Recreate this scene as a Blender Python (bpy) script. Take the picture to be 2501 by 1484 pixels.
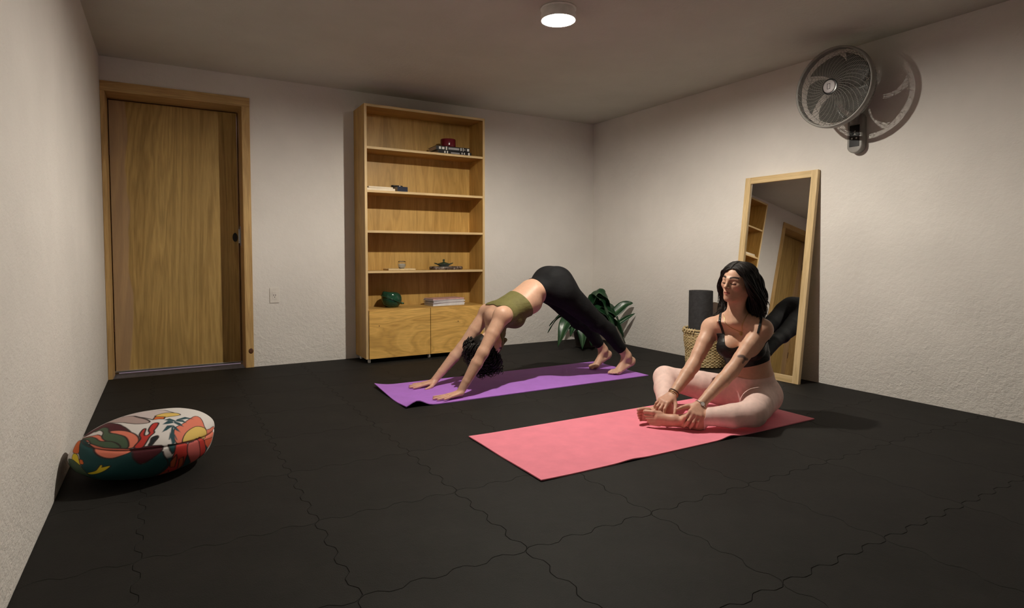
import bpy, bmesh, math, random
import numpy as np
from mathutils import Vector, Matrix

for _o in list(bpy.data.objects):
    bpy.data.objects.remove(_o, do_unlink=True)
scene = bpy.context.scene
COL = scene.collection
rng = random.Random(7)

# ------------------------------------------------------------------ camera
IW, IH = 2501, 1484
cam_d = bpy.data.cameras.new('camera')
cam = bpy.data.objects.new('camera', cam_d)
COL.objects.link(cam)
FPX, PPY, PITCH, YAW, ROLL = 1450.32, 687.65, 0.047374, 0.528578, 0.002308
CAMP = (-3.7943, -4.8555, 0.8645)
cam_d.sensor_fit = 'HORIZONTAL'
cam_d.sensor_width = 36.0
cam_d.lens = FPX / IW * 36.0
cam_d.shift_y = -(IH / 2 - PPY) / IW
cam_d.clip_start = 0.02
_fw = Vector((math.sin(YAW) * math.cos(PITCH), math.cos(YAW) * math.cos(PITCH), -math.sin(PITCH)))
_rt = Vector((math.cos(YAW), -math.sin(YAW), 0))
_up = _rt.cross(_fw)
_r2 = math.cos(ROLL) * _rt + math.sin(ROLL) * _up
_u2 = -math.sin(ROLL) * _rt + math.cos(ROLL) * _up
_m = Matrix((_r2, _u2, -_fw)).transposed().to_4x4()
_m.translation = Vector(CAMP)
cam.matrix_world = _m
scene.camera = cam

# ------------------------------------------------------------------ world, exposure
wd = bpy.data.worlds.new('world')
scene.world = wd
wd.use_nodes = True
wd.node_tree.nodes['Background'].inputs[0].default_value = (0.02, 0.018, 0.016, 1)
wd.node_tree.nodes['Background'].inputs[1].default_value = 0.0
scene.view_settings.view_transform = 'Standard'
scene.view_settings.look = 'None'
scene.view_settings.gamma = 1.0
scene.view_settings.use_curve_mapping = False
scene.view_settings.exposure = 0.0
LAMP_STRENGTH = 8900.0          # emission of the ceiling lamp's diffuser
LAMP_COLOR = (1.0, 0.935, 0.81)
HALL_LIGHT = 5.0              # lamp of the hall behind the door

# ------------------------------------------------------------------ helpers
def tag(o, label=None, cat=None, group=None, kind=None):
    if label: o['label'] = label
    if cat: o['category'] = cat
    if group: o['group'] = group
    if kind: o['kind'] = kind
    return o

def empty(name, loc=(0, 0, 0), rot=(0, 0, 0)):
    o = bpy.data.objects.new(name, None)
    COL.objects.link(o)
    o.location = loc
    o.rotation_euler = rot
    o.empty_display_size = 0.05
    return o

def thing(name, label, cat, loc=(0, 0, 0), rot=(0, 0, 0), group=None):
    return tag(empty(name, loc, rot), label, cat, group)

class MB:
    """collects simple shapes, then builds one mesh object"""
    def __init__(self):
        self.v = []; self.f = []
    def add(self, v, f):
        n = len(self.v)
        self.v += [tuple(p) for p in v]
        self.f += [tuple(i + n for i in q) for q in f]
        return self
    def box(self, x0, x1, y0, y1, z0, z1, M=None):
        v = [(x, y, z) for z in (z0, z1) for y in (y0, y1) for x in (x0, x1)]
        if M is not None: v = [tuple(M @ Vector(p)) for p in v]
        return self.add(v, [(0, 2, 3, 1), (4, 5, 7, 6), (0, 1, 5, 4), (2, 6, 7, 3), (0, 4, 6, 2), (1, 3, 7, 5)])
    def prism(self, poly, z0, z1, M=None):
        n = len(poly)
        v = [(x, y, z0) for x, y in poly] + [(x, y, z1) for x, y in poly]
        if M is not None: v = [tuple(M @ Vector(p)) for p in v]
        f = [tuple(reversed(range(n))), tuple(range(n, 2 * n))]
        f += [(i, (i + 1) % n, n + (i + 1) % n, n + i) for i in range(n)]
        return self.add(v, f)
    def lathe(self, prof, seg=32, c=(0, 0, 0), M=None, close=True):
        v = []; f = []
        for r, z in prof:
            for i in range(seg):
                a = 2 * math.pi * i / seg
                v.append((c[0] + r * math.cos(a), c[1] + r * math.sin(a), c[2] + z))
        if M is not None: v = [tuple(M @ Vector(p)) for p in v]
        for j in range(len(prof) - 1):
            for i in range(seg):
                k = (i + 1) % seg
                f.append((j * seg + i, j * seg + k, (j + 1) * seg + k, (j + 1) * seg + i))
        if close:
            f.append(tuple(reversed(range(seg))))
            n = (len(prof) - 1) * seg
            f.append(tuple(range(n, n + seg)))
        return self.add(v, f)
    def tube(self, pts, r, seg=8, closed=False, flat=None):
        """tube along pts; r number or list; flat=(dir, factor) squashes sections"""
        P = [Vector(p) for p in pts]; n = len(P)
        R = r if isinstance(r, (list, tuple)) else [r] * n
        v = []; f = []
        nrm = None
        for i in range(n):
            if closed: t = (P[(i + 1) % n] - P[i - 1])
            else: t = P[min(i + 1, n - 1)] - P[max(i - 1, 0)]
            if t.length < 1e-9: t = Vector((0, 0, 1))
            t.normalize()
            if nrm is None:
                a = Vector((0, 0, 1)) if abs(t.z) < .9 else Vector((1, 0, 0))
                nrm = (a - t * a.dot(t)).normalized()
            else:
                nrm = nrm - t * nrm.dot(t)
                if nrm.length < 1e-6: nrm = t.orthogonal()
                nrm.normalize()
            b = t.cross(nrm)
            for k in range(seg):
                a = 2 * math.pi * k / seg
                d = (nrm * math.cos(a) + b * math.sin(a)) * R[i]
                if flat is not None:
                    dd = Vector(flat[0]); d = d + dd * (d.dot(dd) * (flat[1] - 1))
                v.append(tuple(P[i] + d))
        m = n if closed else n - 1
        for i in range(m):
            j = (i + 1) % n
            for k in range(seg):
                l = (k + 1) % seg
                f.append((i * seg + k, i * seg + l, j * seg + l, j * seg + k))
        if not closed:
            f.append(tuple(reversed(range(seg))))
            f.append(tuple(range((n - 1) * seg, n * seg)))
        return self.add(v, f)
    def build(self, name, mat, parent=None, smooth=False, bevel=0, bseg=2, world=True, sharp=None):
        off = Vector((0, 0, 0))
        me = bpy.data.meshes.new(name)
        me.from_pydata(self.v, [], self.f)
        me.validate()
        bm = bmesh.new(); bm.from_mesh(me)
        bmesh.ops.recalc_face_normals(bm, faces=bm.faces)
        if bevel > 0:
            ed = [e for e in bm.edges if len(e.link_faces) == 2 and e.calc_face_angle(0) > .6]
            bmesh.ops.bevel(bm, geom=ed, offset=bevel, segments=bseg, profile=.6, affect='EDGES', clamp_overlap=True)
        if smooth:
            for fc in bm.faces: fc.smooth = True
            if sharp:
                for e in bm.edges:
                    if len(e.link_faces) == 2 and e.calc_face_angle(0) > sharp: e.smooth = False
        bm.to_mesh(me); bm.free()
        return link(name, me, mat, parent)

def link(name, me, mat, parent=None):
    if mat is not None:
        me.materials.append(mat)
    o = bpy.data.objects.new(name, me)
    COL.objects.link(o)
    if parent is not None: o.parent = parent
    return o

def bezier(pts, n):
    """Catmull-Rom through pts, n samples"""
    P = [Vector(p) for p in pts]
    P = [P[0] * 2 - P[1]] + P + [P[-1] * 2 - P[-2]]
    out = []
    m = len(P) - 3
    for i in range(n):
        t = i / (n - 1) * m
        k = min(int(t), m - 1); t -= k
        a, b, c, d = P[k:k + 4]
        out.append(.5 * ((2 * b) + (c - a) * t + (2 * a - 5 * b + 4 * c - d) * t * t + (3 * b - a - 3 * c + d) * t ** 3))
    return out

# ------------------------------------------------------------------ materials
class NT:
    def __init__(self, name):
        self.m = bpy.data.materials.new(name); self.m.use_nodes = True
        self.t = self.m.node_tree; self.t.nodes.clear()
        self.out = self.n('ShaderNodeOutputMaterial')
        self.b = self.n('ShaderNodeBsdfPrincipled')
        self.l(self.b.outputs[0], self.out.inputs[0])
    def n(self, t, **k):
        nd = self.t.nodes.new(t)
        for a, b in k.items(): setattr(nd, a, b)
        return nd
    def l(self, a, b): self.t.links.new(a, b)
    def set(self, **k):
        for a, v in k.items():
            self.b.inputs[a.replace('_', ' ')].default_value = v
        return self
    def coord(self, scale=(1, 1, 1), which='Object', rot=(0, 0, 0)):
        tc = self.n('ShaderNodeTexCoord'); mp = self.n('ShaderNodeMapping')
        mp.inputs['Scale'].default_value = scale; mp.inputs['Rotation'].default_value = rot
        self.l(tc.outputs[which], mp.inputs[0]); return mp.outputs[0]
    def noise(self, co, scale=5, detail=4, rough=.5, dist=0):
        nd = self.n('ShaderNodeTexNoise')
        nd.inputs['Scale'].default_value = scale; nd.inputs['Detail'].default_value = detail
        nd.inputs['Roughness'].default_value = rough; nd.inputs['Distortion'].default_value = dist
        if co is not None: self.l(co, nd.inputs['Vector'])
        return nd.outputs['Fac']
    def ramp(self, fac, stops, interp='LINEAR'):
        r = self.n('ShaderNodeValToRGB'); e = r.color_ramp.elements; r.color_ramp.interpolation = interp
        while len(e) < len(stops): e.new(.5)
        for q, (p, c) in zip(e, stops):
            q.position = p; q.color = (*c, 1) if len(c) == 3 else c
        self.l(fac, r.inputs[0]); return r.outputs[0]
    def mix(self, a, b, fac, mode='MIX'):
        m = self.n('ShaderNodeMix', data_type='RGBA', blend_type=mode)
        for s, x in ((6, a), (7, b)):
            if isinstance(x, tuple): m.inputs[s].default_value = (*x, 1)
            else: self.l(x, m.inputs[s])
        if isinstance(fac, (int, float)): m.inputs[0].default_value = fac
        else: self.l(fac, m.inputs[0])
        return m.outputs[2]
    def math(self, op, a, b=None, c=None):
        m = self.n('ShaderNodeMath', operation=op)
        for i, x in enumerate((a, b, c)):
            if x is None: continue
            if isinstance(x, (int, float)): m.inputs[i].default_value = x
            else: self.l(x, m.inputs[i])
        return m.outputs[0]
    def bump(self, h, strength=.3, dist=.01):
        b = self.n('ShaderNodeBump'); b.inputs['Strength'].default_value = strength
        b.inputs['Distance'].default_value = dist
        self.l(h, b.inputs['Height']); self.l(b.outputs[0], self.b.inputs['Normal']); return self
    def color(self, s):
        if isinstance(s, tuple): self.b.inputs['Base Color'].default_value = (*s, 1)
        else: self.l(s, self.b.inputs['Base Color'])
        return self

def plain(name, c, rough=.5, metal=0, var=.06, scale=30, spec=.5):
    t = NT(name); co = t.coord()
    n = t.noise(co, scale, 3)
    c0 = tuple(max(0, x * (1 - var)) for x in c); c1 = tuple(min(1, x * (1 + var)) for x in c)
    t.color(t.ramp(n, [(.3, c0), (.7, c1)])); t.set(Roughness=rough, Metallic=metal)
    t.b.inputs['Specular IOR Level'].default_value = spec
    return t.m

def wood(name, dark, light, axis=2, grain=14.0, along=.9, rough=.45, seed=0, streak=.35, dist=1.6, knots=True, pale=None):
    t = NT(name)
    sc = [grain] * 3; sc[axis] = along
    co = t.coord(tuple(sc))
    mp = t.n('ShaderNodeMapping'); mp.inputs['Location'].default_value = (seed * 3.7, seed * 1.9, seed * 2.3)
    t.l(co, mp.inputs[0]); co = mp.outputs[0]
    n1 = t.noise(co, .55, 3, .5, dist)
    rings = t.math('FRACT', t.math('MULTIPLY', n1, 7.0))
    tri = t.math('ABSOLUTE', t.math('SUBTRACT', t.math('MULTIPLY', rings, 2.0), 1.0))
    base = t.ramp(n1, [(.28, dark), (.72, light)])
    lines = t.ramp(tri, [(.0, tuple(x * .62 for x in dark)), (.35, dark), (1.0, light)])
    c = t.mix(base, lines, streak)
    s3 = [60.0] * 3; s3[axis] = 3.0
    fine = t.noise(t.coord(tuple(s3)), 3.0, 2, .6)
    c = t.mix(c, t.ramp(fine, [(.35, (.62, .6, .58)), (.6, (1, 1, 1))]), .35, 'MULTIPLY')
    big = t.noise(t.coord(), 2.3, 2, .5)
    c = t.mix(c, t.ramp(big, [(.3, (.8, .8, .78)), (.7, (1.12, 1.1, 1.06))]), .6, 'MULTIPLY')
    if knots:
        k = t.noise(co, 1.15, 1, .4, .6)
        c = t.mix(c, tuple(x * .5 for x in dark), t.ramp(k, [(.74, (0, 0, 0)), (.82, (.7, .7, .7))]))
    t.color(c); t.set(Roughness=rough)
    t.b.inputs['Specular IOR Level'].default_value = .35
    t.bump(tri, .05, .001)
    return t.m

def emission(name, col, strength):
    t = NT(name)
    t.b.inputs['Base Color'].default_value = (.9, .9, .9, 1)
    t.b.inputs['Emission Color'].default_value = (*col, 1)
    t.b.inputs['Emission Strength'].default_value = strength
    return t.m

def plaster(name, base, rough_amt=1.0, low=True):
    t = NT(name)
    co = t.coord()
    sep = t.n('ShaderNodeSeparateXYZ'); t.l(co, sep.inputs[0])
    big = t.noise(co, 1.6, 4, .6)
    c = t.ramp(big, [(.3, tuple(x * .93 for x in base)), (.7, tuple(min(1, x * 1.04) for x in base))])
    spots = t.noise(co, 26, 2, .4)
    c = t.mix(c, tuple(x * .55 for x in base), t.ramp(spots, [(.80, (0, 0, 0)), (.86, (.5, .5, .5))]))
    speck = t.noise(co, 140, 2, .5)
    c = t.mix(c, tuple(x * .8 for x in base), t.ramp(speck, [(.66, (0, 0, 0)), (.8, (.35, .35, .35))]))
    t.color(c); t.set(Roughness=.85)
    t.b.inputs['Specular IOR Level'].default_value = .2
    h1 = t.noise(co, 34, 5, .55, .4)          # trowelled stucco
    h2 = t.noise(t.coord((1, 1, 1.8)), 75, 4, .6, .3)
    h0 = t.noise(co, 9, 2, .5)
    h = t.math('ADD', t.math('MULTIPLY', h1, 1.0), t.math('MULTIPLY', h2, .5))
    if low:   # the stucco is coarser towards the floor, as trowelled
        g = t.n('ShaderNodeMapRange'); g.inputs['From Min'].default_value = .75; g.inputs['From Max'].default_value = .05
        g.inputs['To Min'].default_value = .28; g.inputs['To Max'].default_value = 1.35
        wob = t.math('ADD', sep.outputs[2], t.math('MULTIPLY', t.noise(co, 2.5, 2), .5))
        t.l(t.math('SUBTRACT', wob, .25), g.inputs['Value'])
        h = t.math('MULTIPLY', h, g.outputs[0])
    h = t.math('ADD', h, t.math('MULTIPLY', h0, .5))
    t.bump(h, .55 * rough_amt, .012)
    return t.m
# ------------------------------------------------------------------ room
RW, RH, YF = 4.147, 2.175, -6.3      # width, height, front wall behind the camera
M_wall = plaster('wall_plaster', (.77, .73, .69))
M_ceil = plaster('ceiling_plaster', (.60, .585, .52), .35, low=False)
M_lumber = wood('frame_lumber', (.44, .255, .095), (.70, .48, .21), axis=2, grain=22, along=1.2, rough=.5, seed=1, streak=.3)
M_lumber_h = wood('frame_lumber_cross', (.44, .255, .095), (.70, .48, .21), axis=0, grain=22, along=1.2, rough=.5, seed=2, streak=.3)
M_door = wood('door_plywood', (.39, .245, .08), (.62, .42, .155), axis=2, grain=7.5, along=.55, rough=.42, seed=4, streak=.42, dist=2.2)

# pinkish tone mixed into the colour along the hinge side of the door leaf
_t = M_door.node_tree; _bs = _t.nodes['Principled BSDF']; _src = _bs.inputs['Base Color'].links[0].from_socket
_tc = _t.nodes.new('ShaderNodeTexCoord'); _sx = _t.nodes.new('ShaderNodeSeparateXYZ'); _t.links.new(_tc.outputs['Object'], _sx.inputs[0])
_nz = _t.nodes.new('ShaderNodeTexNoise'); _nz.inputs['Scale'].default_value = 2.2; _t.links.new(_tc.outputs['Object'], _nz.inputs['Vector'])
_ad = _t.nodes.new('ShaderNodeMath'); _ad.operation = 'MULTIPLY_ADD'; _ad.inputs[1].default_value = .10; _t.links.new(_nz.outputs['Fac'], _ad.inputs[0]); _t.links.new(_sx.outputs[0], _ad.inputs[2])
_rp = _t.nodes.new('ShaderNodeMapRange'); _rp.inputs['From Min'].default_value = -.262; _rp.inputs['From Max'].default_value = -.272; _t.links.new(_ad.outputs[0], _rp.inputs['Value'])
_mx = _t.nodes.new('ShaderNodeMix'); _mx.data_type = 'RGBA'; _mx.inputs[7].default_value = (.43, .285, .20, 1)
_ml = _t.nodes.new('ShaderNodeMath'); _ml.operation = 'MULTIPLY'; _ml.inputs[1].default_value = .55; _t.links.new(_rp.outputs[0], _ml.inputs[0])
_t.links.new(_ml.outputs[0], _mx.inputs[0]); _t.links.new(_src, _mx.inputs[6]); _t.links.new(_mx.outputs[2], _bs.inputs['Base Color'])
# rubber tiles
def rubber(name, base):
    t = NT(name); co = t.coord()
    big = t.noise(co, 3.2, 5, .65)
    c = t.ramp(big, [(.3, tuple(x * .75 for x in base)), (.75, tuple(x * 1.35 for x in base))])
    dust = t.noise(co, 1.1, 6, .75, .4)
    c = t.mix(c, (.05, .045, .04), t.ramp(dust, [(.55, (0, 0, 0)), (.85, (.28, .28, .28))]))
    t.color(c); t.set(Roughness=.7)
    t.b.inputs['Specular IOR Level'].default_value = .18
    h = t.math('ADD', t.noise(co, 260, 2, .5), t.math('MULTIPLY', t.noise(co, 40, 3), .6))
    t.bump(h, .35, .002)
    return t.m
M_rubber = rubber('tile_rubber', (.0125, .0115, .0102))
M_sub = plain('subfloor_cement', (.004, .004, .004), .9)

floor = MB().box(-RW, 0, YF, 0, -.10, -.012).build('floor', M_sub)
tag(floor, 'black rubber floor of interlocking square tiles', 'floor', kind='structure')

PIT, X0, Y0 = .4905, -3.39, -2.43
def edge_pts(n=4):
    """interlocking edge along u in 0..1 as (u, offset) with n teeth, zero at the corners"""
    out = [(0.0, 0.0)]
    for k in range(n):
        for u, o in ((.10, .86), (.14, 1), (.36, 1), (.40, .86), (.60, -.86), (.64, -1), (.86, -1), (.90, -.86)):
            out.append(((k + u) / n, o * .010))
    return out
E_ = edge_pts()
def clip_half(poly, ax, lim, keep_less):
    out = []
    n = len(poly)
    ins = lambda p: (p[ax] <= lim) if keep_less else (p[ax] >= lim)
    for i in range(n):
        a, b = poly[i], poly[(i + 1) % n]
        if ins(a): out.append(a)
        if ins(a) != ins(b):
            t = (lim - a[ax]) / (b[ax] - a[ax])
            q = [0, 0]; q[ax] = lim; q[1 - ax] = a[1 - ax] + t * (b[1 - ax] - a[1 - ax])
            out.append(tuple(q))
    return out
def tile_poly(x, y):
    g = .0005
    P = []
    R_ = [(1.0, 0.0)] + list(reversed(E_[1:]))
    for u, o in E_: P.append((x + u * PIT + (g if u == 0 else 0), y + o + g))
    for u, o in E_: P.append((x + PIT + o - g, y + u * PIT + (g if u == 0 else 0)))
    for u, o in R_: P.append((x + u * PIT - (g if u == 1 else 0), y + PIT + o - g))
    for u, o in R_: P.append((x + o + g, y + u * PIT - (g if u == 1 else 0)))
    return P
def tile_mesh(poly):
    n = len(poly)
    nr = []
    for i in range(n):
        a = Vector(poly[i - 1]); b = Vector(poly[(i + 1) % n]); t = (b - a)
        if t.length < 1e-9: t = Vector((1, 0))
        t.normalize(); nr.append((-t.y, t.x))
    v = [(p[0], p[1], -.012) for p in poly] + [(p[0], p[1], -.0010) for p in poly]
    v += [(p[0] + q[0] * .0010, p[1] + q[1] * .0010, 0) for p, q in zip(poly, nr)]
    f = [(i, (i + 1) % n, n + (i + 1) % n, n + i) for i in range(n)]
    f += [(n + i, n + (i + 1) % n, 2 * n + (i + 1) % n, 2 * n + i) for i in range(n)]
    f.append(tuple(range(2 * n, 3 * n)))
    me = bpy.data.meshes.new('floor_tile'); me.from_pydata(v, [], f); me.validate()
    me.materials.append(M_rubber)
    return me
full = None
for i in range(-2, 8):
    for j in range(-8, 6):
        x, y = X0 + i * PIT, Y0 + j * PIT
        lo = (x - .012, y - .012); hi = (x + PIT + .012, y + PIT + .012)
        if hi[0] < -RW + .004 or lo[0] > -.004 or hi[1] < YF + .004 or lo[1] > -.004: continue
        inside = lo[0] > -RW and hi[0] < 0 and lo[1] > YF and hi[1] < 0
        if inside:
            if full is None: full = tile_mesh(tile_poly(0, 0))
            o = bpy.data.objects.new('floor_tile', full); o.location = (x, y, 0)
        else:
            P = tile_poly(x, y)
            P = clip_half(P, 0, -RW + .001, False); P = clip_half(P, 0, -.001, True)
            P = clip_half(P, 1, YF + .001, False); P = clip_half(P, 1, -.001, True)
            if len(P) < 3: continue
            o = bpy.data.objects.new('floor_tile', tile_mesh(P))
        COL.objects.link(o); o.parent = floor

T = .27
DX0, DX1, DZ = -4.147, -3.228, 2.012       # door frame, outside
mb = MB()
mb.box(DX1, T, 0, T, -.1, RH); mb.box(DX0 - T, DX1, 0, T, DZ, RH)
mb.box(-RW - T, DX0, 0, T, -.1, DZ)
wall_b = tag(mb.build('wall_back', M_wall), 'rough off-white plaster wall behind the bookcase', 'wall', kind='structure')
wall_l = tag(MB().box(-RW - T, -RW, YF, 0, -.1, RH).build('wall_left', M_wall), 'rough off-white plaster wall beside the patterned floor cushion', 'wall', kind='structure')
wall_r = tag(MB().box(0, T, YF, 0, -.1, RH).build('wall_right', M_wall), 'rough off-white plaster wall with the mounted fan', 'wall', kind='structure')
wall_f = tag(MB().box(-RW - T, T, YF - T, YF, -.1, RH).build('wall_front', M_wall), 'off-white plaster wall facing the bookcase wall', 'wall', kind='structure')
ceil_o = tag(MB().box(-RW - T, T, YF - T, T, RH, RH + .15).build('ceiling', M_ceil), 'flat grey-beige plaster ceiling', 'ceiling', kind='structure')

# hall behind the door: a lit space seen only through the gaps round the door
M_hall = plain('hall_paint', (.80, .78, .86), .8)
mb = MB()
mb.box(-4.6, -2.8, T, 1.6, -.1, -.012).box(-4.6, -2.8, 1.6, 1.7, -.1, RH).box(-4.7, -4.6, T, 1.6, -.1, RH)
mb.box(-2.8, -2.7, T, 1.6, -.1, RH).box(-4.7, -2.7, T, 1.7, RH, RH + .1)
tag(mb.build('wall_hall', M_hall), 'pale walls of the hall behind the plywood door', 'wall', kind='structure')
ld = bpy.data.lights.new('hall_lamp', 'AREA'); ld.energy = HALL_LIGHT; ld.size = .4; ld.color = (1.0, .80, .92)
lo_ = bpy.data.objects.new('hall_lamp', ld); COL.objects.link(lo_); lo_.location = (-3.7, 1.0, 2.0)

# door
dr = tag(empty('door_1', (-3.7, 0, 0)), 'plywood door in a deep lumber frame at the room corner', 'door', kind='structure')
def rel(mb, root):
    L = root.location
    mb.v = [(a - L[0], b - L[1], c - L[2]) for a, b, c in mb.v]
    return mb
JD = .215
rel(MB().box(-3.284, DX1, -.012, JD + .05, -.012, 1.945), dr).build('frame_jamb', M_lumber, dr, bevel=.002)
rel(MB().box(DX0 + .001, -4.121, -.012, JD + .05, -.012, 1.945), dr).build('frame_jamb', M_lumber, dr, bevel=.002)
rel(MB().box(DX0 + .001, DX1, -.012, JD + .05, 1.945, DZ), dr).build('frame_head', M_lumber_h, dr, bevel=.002)
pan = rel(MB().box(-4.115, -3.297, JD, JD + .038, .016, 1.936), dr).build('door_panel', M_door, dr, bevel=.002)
rel(MB().box(-4.121, -4.100, JD + .040, JD + .05, -.012, 1.945).box(-4.121, -3.284, JD + .040, JD + .05, 1.925, 1.945).box(-3.2935, -3.284, JD + .030, JD + .05, -.012, 1.945), dr).build('door_stop', M_lumber, dr)
# lock: oval hole plate and strike plate
M_knot = plain('dark_knot', (.10, .035, .012), .5, var=.4, scale=90)
M_black = plain('black_metal', (.006, .006, .006), .4)
M_steel = plain('brushed_steel', (.55, .55, .56), .3, 1.0)
Mx = Matrix.Translation((-3.322 - dr.location.x, JD - .004, .985)) @ Matrix.Rotation(math.pi / 2, 4, 'X')
MB().lathe([(.001, -.004), (.015, -.004), (.018, 0), (.018, .004)], 24, M=Mx @ Matrix.Diagonal((1, 1.9, 1, 1))).build('keyhole_plate', M_black, pan)
rel(MB().box(-3.2965, -3.2875, JD - .001, JD + .028, .94, 1.05), dr).build('lock_bolt', M_steel, dr, bevel=.001)
rel(MB().box(-3.286, -3.2835, JD - .05, JD + .01, .92, 1.07), dr).build('strike_plate', M_steel, dr)
for z in (.30, 1.55):
    rel(MB().tube([(-4.117, JD - .004, z), (-4.117, JD - .004, z + .08)], .004, 10), dr).build('hinge', M_knot, dr)
M_gap_light = plain('gap_light_metal', (.60, .60, .61), .35, 1.0, var=.2, scale=8)
rel(MB().box(-4.121, -3.284, JD - .010, JD - .001, .0045, .018), dr).build('gap_light_strip', M_gap_light, dr, bevel=.002)  # bright metal strip added to stand for light leaking under the door
# knot at the jamb foot
MB().lathe([(.001, .0015), (.012, .001), (.017, 0)], 18, M=Matrix.Translation((-3.248 - dr.location.x, -.0125, .125)) @ Matrix.Rotation(math.pi / 2, 4, 'X') @ Matrix.Diagonal((1, 1.2, 1, 1))).build('knot', M_knot, dr, smooth=True)

# outlet on the back wall
M_plate = plain('outlet_plastic', (.74, .69, .64), .45)
ot = thing('wall_outlet', 'cream plastic power outlet plate on the wall right of the door', 'outlet', (-3.074, 0, .54))
MB().box(-.034, .034, -.006, -.0005, -.058, .058).build('cover_plate', M_plate, ot, bevel=.002)
MB().box(-.017, .017, -.008, -.0055, -.03, .03).build('socket_insert', M_plate, ot, bevel=.0015)
for dx in (-.007, .007):
    MB().box(dx - .0016, dx + .0016, -.0088, -.006, -.006, .008).build('slot', M_black, ot)
MB().lathe([(.001, 0), (.003, 0), (.003, .003)], 12, M=Matrix.Translation((0, -.006, -.014)) @ Matrix.Rotation(math.pi / 2, 4, 'X')).build('slot', M_black, ot)

# ------------------------------------------------------------------ ceiling lamp
LX, LY = -1.945, -2.175
cl = thing('ceiling_lamp', 'small round white ceiling lamp, switched on', 'lamp', (LX, LY, RH))
M_white = plain('white_enamel', (.85, .83, .8), .4)
M_glow = emission('lamp_diffuser', LAMP_COLOR, LAMP_STRENGTH)
MB().lathe([(.094, -.0005), (.097, -.004), (.095, -.010), (.085, -.010)], 48).build('trim_ring', M_white, cl, smooth=True, sharp=.7)
MB().lathe([(.030, -.010), (.060, -.012), (.080, -.020), (.088, -.040), (.090, -.0635), (.092, -.0635), (.094, -.040), (.090, -.018), (.086, -.009), (.030, -.0095)], 48, close=False).build('reflector_dish', M_white, cl, smooth=True, sharp=.9)
MB().lathe([(.002, -.010), (.014, -.010), (.014, -.020), (.002, -.021)], 24).build('lamp_socket', M_white, cl, smooth=True, sharp=.7)
LB = .022
MB().lathe([(max(.0006, LB * math.sin(a)), -.040 + LB * math.cos(a)) for a in np.linspace(.05, math.pi - .02, 15)], 28).build('bulb', M_glow, cl, smooth=True)
# ------------------------------------------------------------------ bookcase
M_ply = wood('bookcase_plywood', (.42, .235, .058), (.61, .375, .112), axis=2, grain=9, along=1.0, rough=.45, seed=7, streak=.3)
M_ply_h = wood('bookcase_plywood_cross', (.42, .235, .058), (.61, .375, .112), axis=0, grain=9, along=1.0, rough=.45, seed=9, streak=.3)
M_ply_d = wood('cabinet_door_plywood', (.63, .355, .088), (.90, .56, .168), axis=0, grain=6.5, along=1.4, rough=.42, seed=12, streak=.4, dist=2.6)
M_edge = wood('plywood_edge', (.60, .41, .20), (.80, .60, .32), axis=0, grain=80, along=1.0, rough=.55, seed=3, knots=False)
M_edge_v = wood('plywood_edge_upright', (.60, .41, .20), (.80, .60, .32), axis=2, grain=80, along=1.0, rough=.55, seed=5, knots=False)
BX0, BX1, BY0, BY1, BZ0, BZ1 = -2.452, -1.408, -.300, -.006, .034, 2.014
bc = thing('bookcase', 'tall plywood bookcase with open shelves above two cabinet doors', 'bookcase', ((BX0 + BX1) / 2, (BY0 + BY1) / 2, 0))
th = .019
def part(name, mat, *box, parent=None, bevel=.0012):
    return rel(MB().box(*box), bc).build(name, mat, parent or bc, bevel=bevel)
for xa, xb in ((BX0, BX0 + th), (BX1 - th, BX1)):
    s_ = part('side_panel', M_ply, xa, xb, BY0, BY1, BZ0, BZ1)
    part('edge_band', M_edge_v, xa, xb, BY0 - .0018, BY0, BZ0, BZ1, parent=s_, bevel=0)
top_ = part('top_panel', M_ply_h, BX0 + th, BX1 - th, BY0, BY1, BZ1 - th, BZ1)
part('edge_band', M_edge, BX0 + th, BX1 - th, BY0 - .0018, BY0, BZ1 - th, BZ1, parent=top_, bevel=0)
part('back_panel', M_ply, BX0 + th, BX1 - th, BY1 - .035, BY1 - .026, BZ0, BZ1 - th)
SH = [1.691, 1.356, 1.043, .7265]
for z in SH:
    q = part('shelf', M_ply_h, BX0 + th, BX1 - th, BY0 + .004, BY1 - .035, z - .018, z)
    part('edge_band', M_edge, BX0 + th, BX1 - th, BY0 + .0022, BY0 + .004, z - .018, z, parent=q, bevel=0)
CZ = .425
part('cabinet_top', M_ply_h, BX0 + th, BX1 - th, BY0 + .004, BY1 - .035, CZ - .018, CZ)
part('cabinet_bottom', M_ply_h, BX0 + th, BX1 - th, BY0 + .004, BY1 - .035, BZ0, BZ0 + .018)
xm = -1.918
for xa, xb in ((BX0 + th + .003, xm - .002), (xm + .002, BX1 - th - .003)):
    d_ = part('cabinet_door', M_ply_d, xa, xb, BY0 - .016, BY0 + .002, BZ0 + .002, CZ - .008, bevel=.0015)
    part('pilot_hole', M_knot, (xa + xb) / 2 - .18 if xa < -2 else (xa + xb) / 2, (xa + xb) / 2 - .172 if xa < -2 else (xa + xb) / 2 + .008, BY0 - .0166, BY0 - .0155, .29, .297, parent=d_, bevel=0)
M_nylon = plain('white_nylon', (.75, .74, .72), .35)
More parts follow.
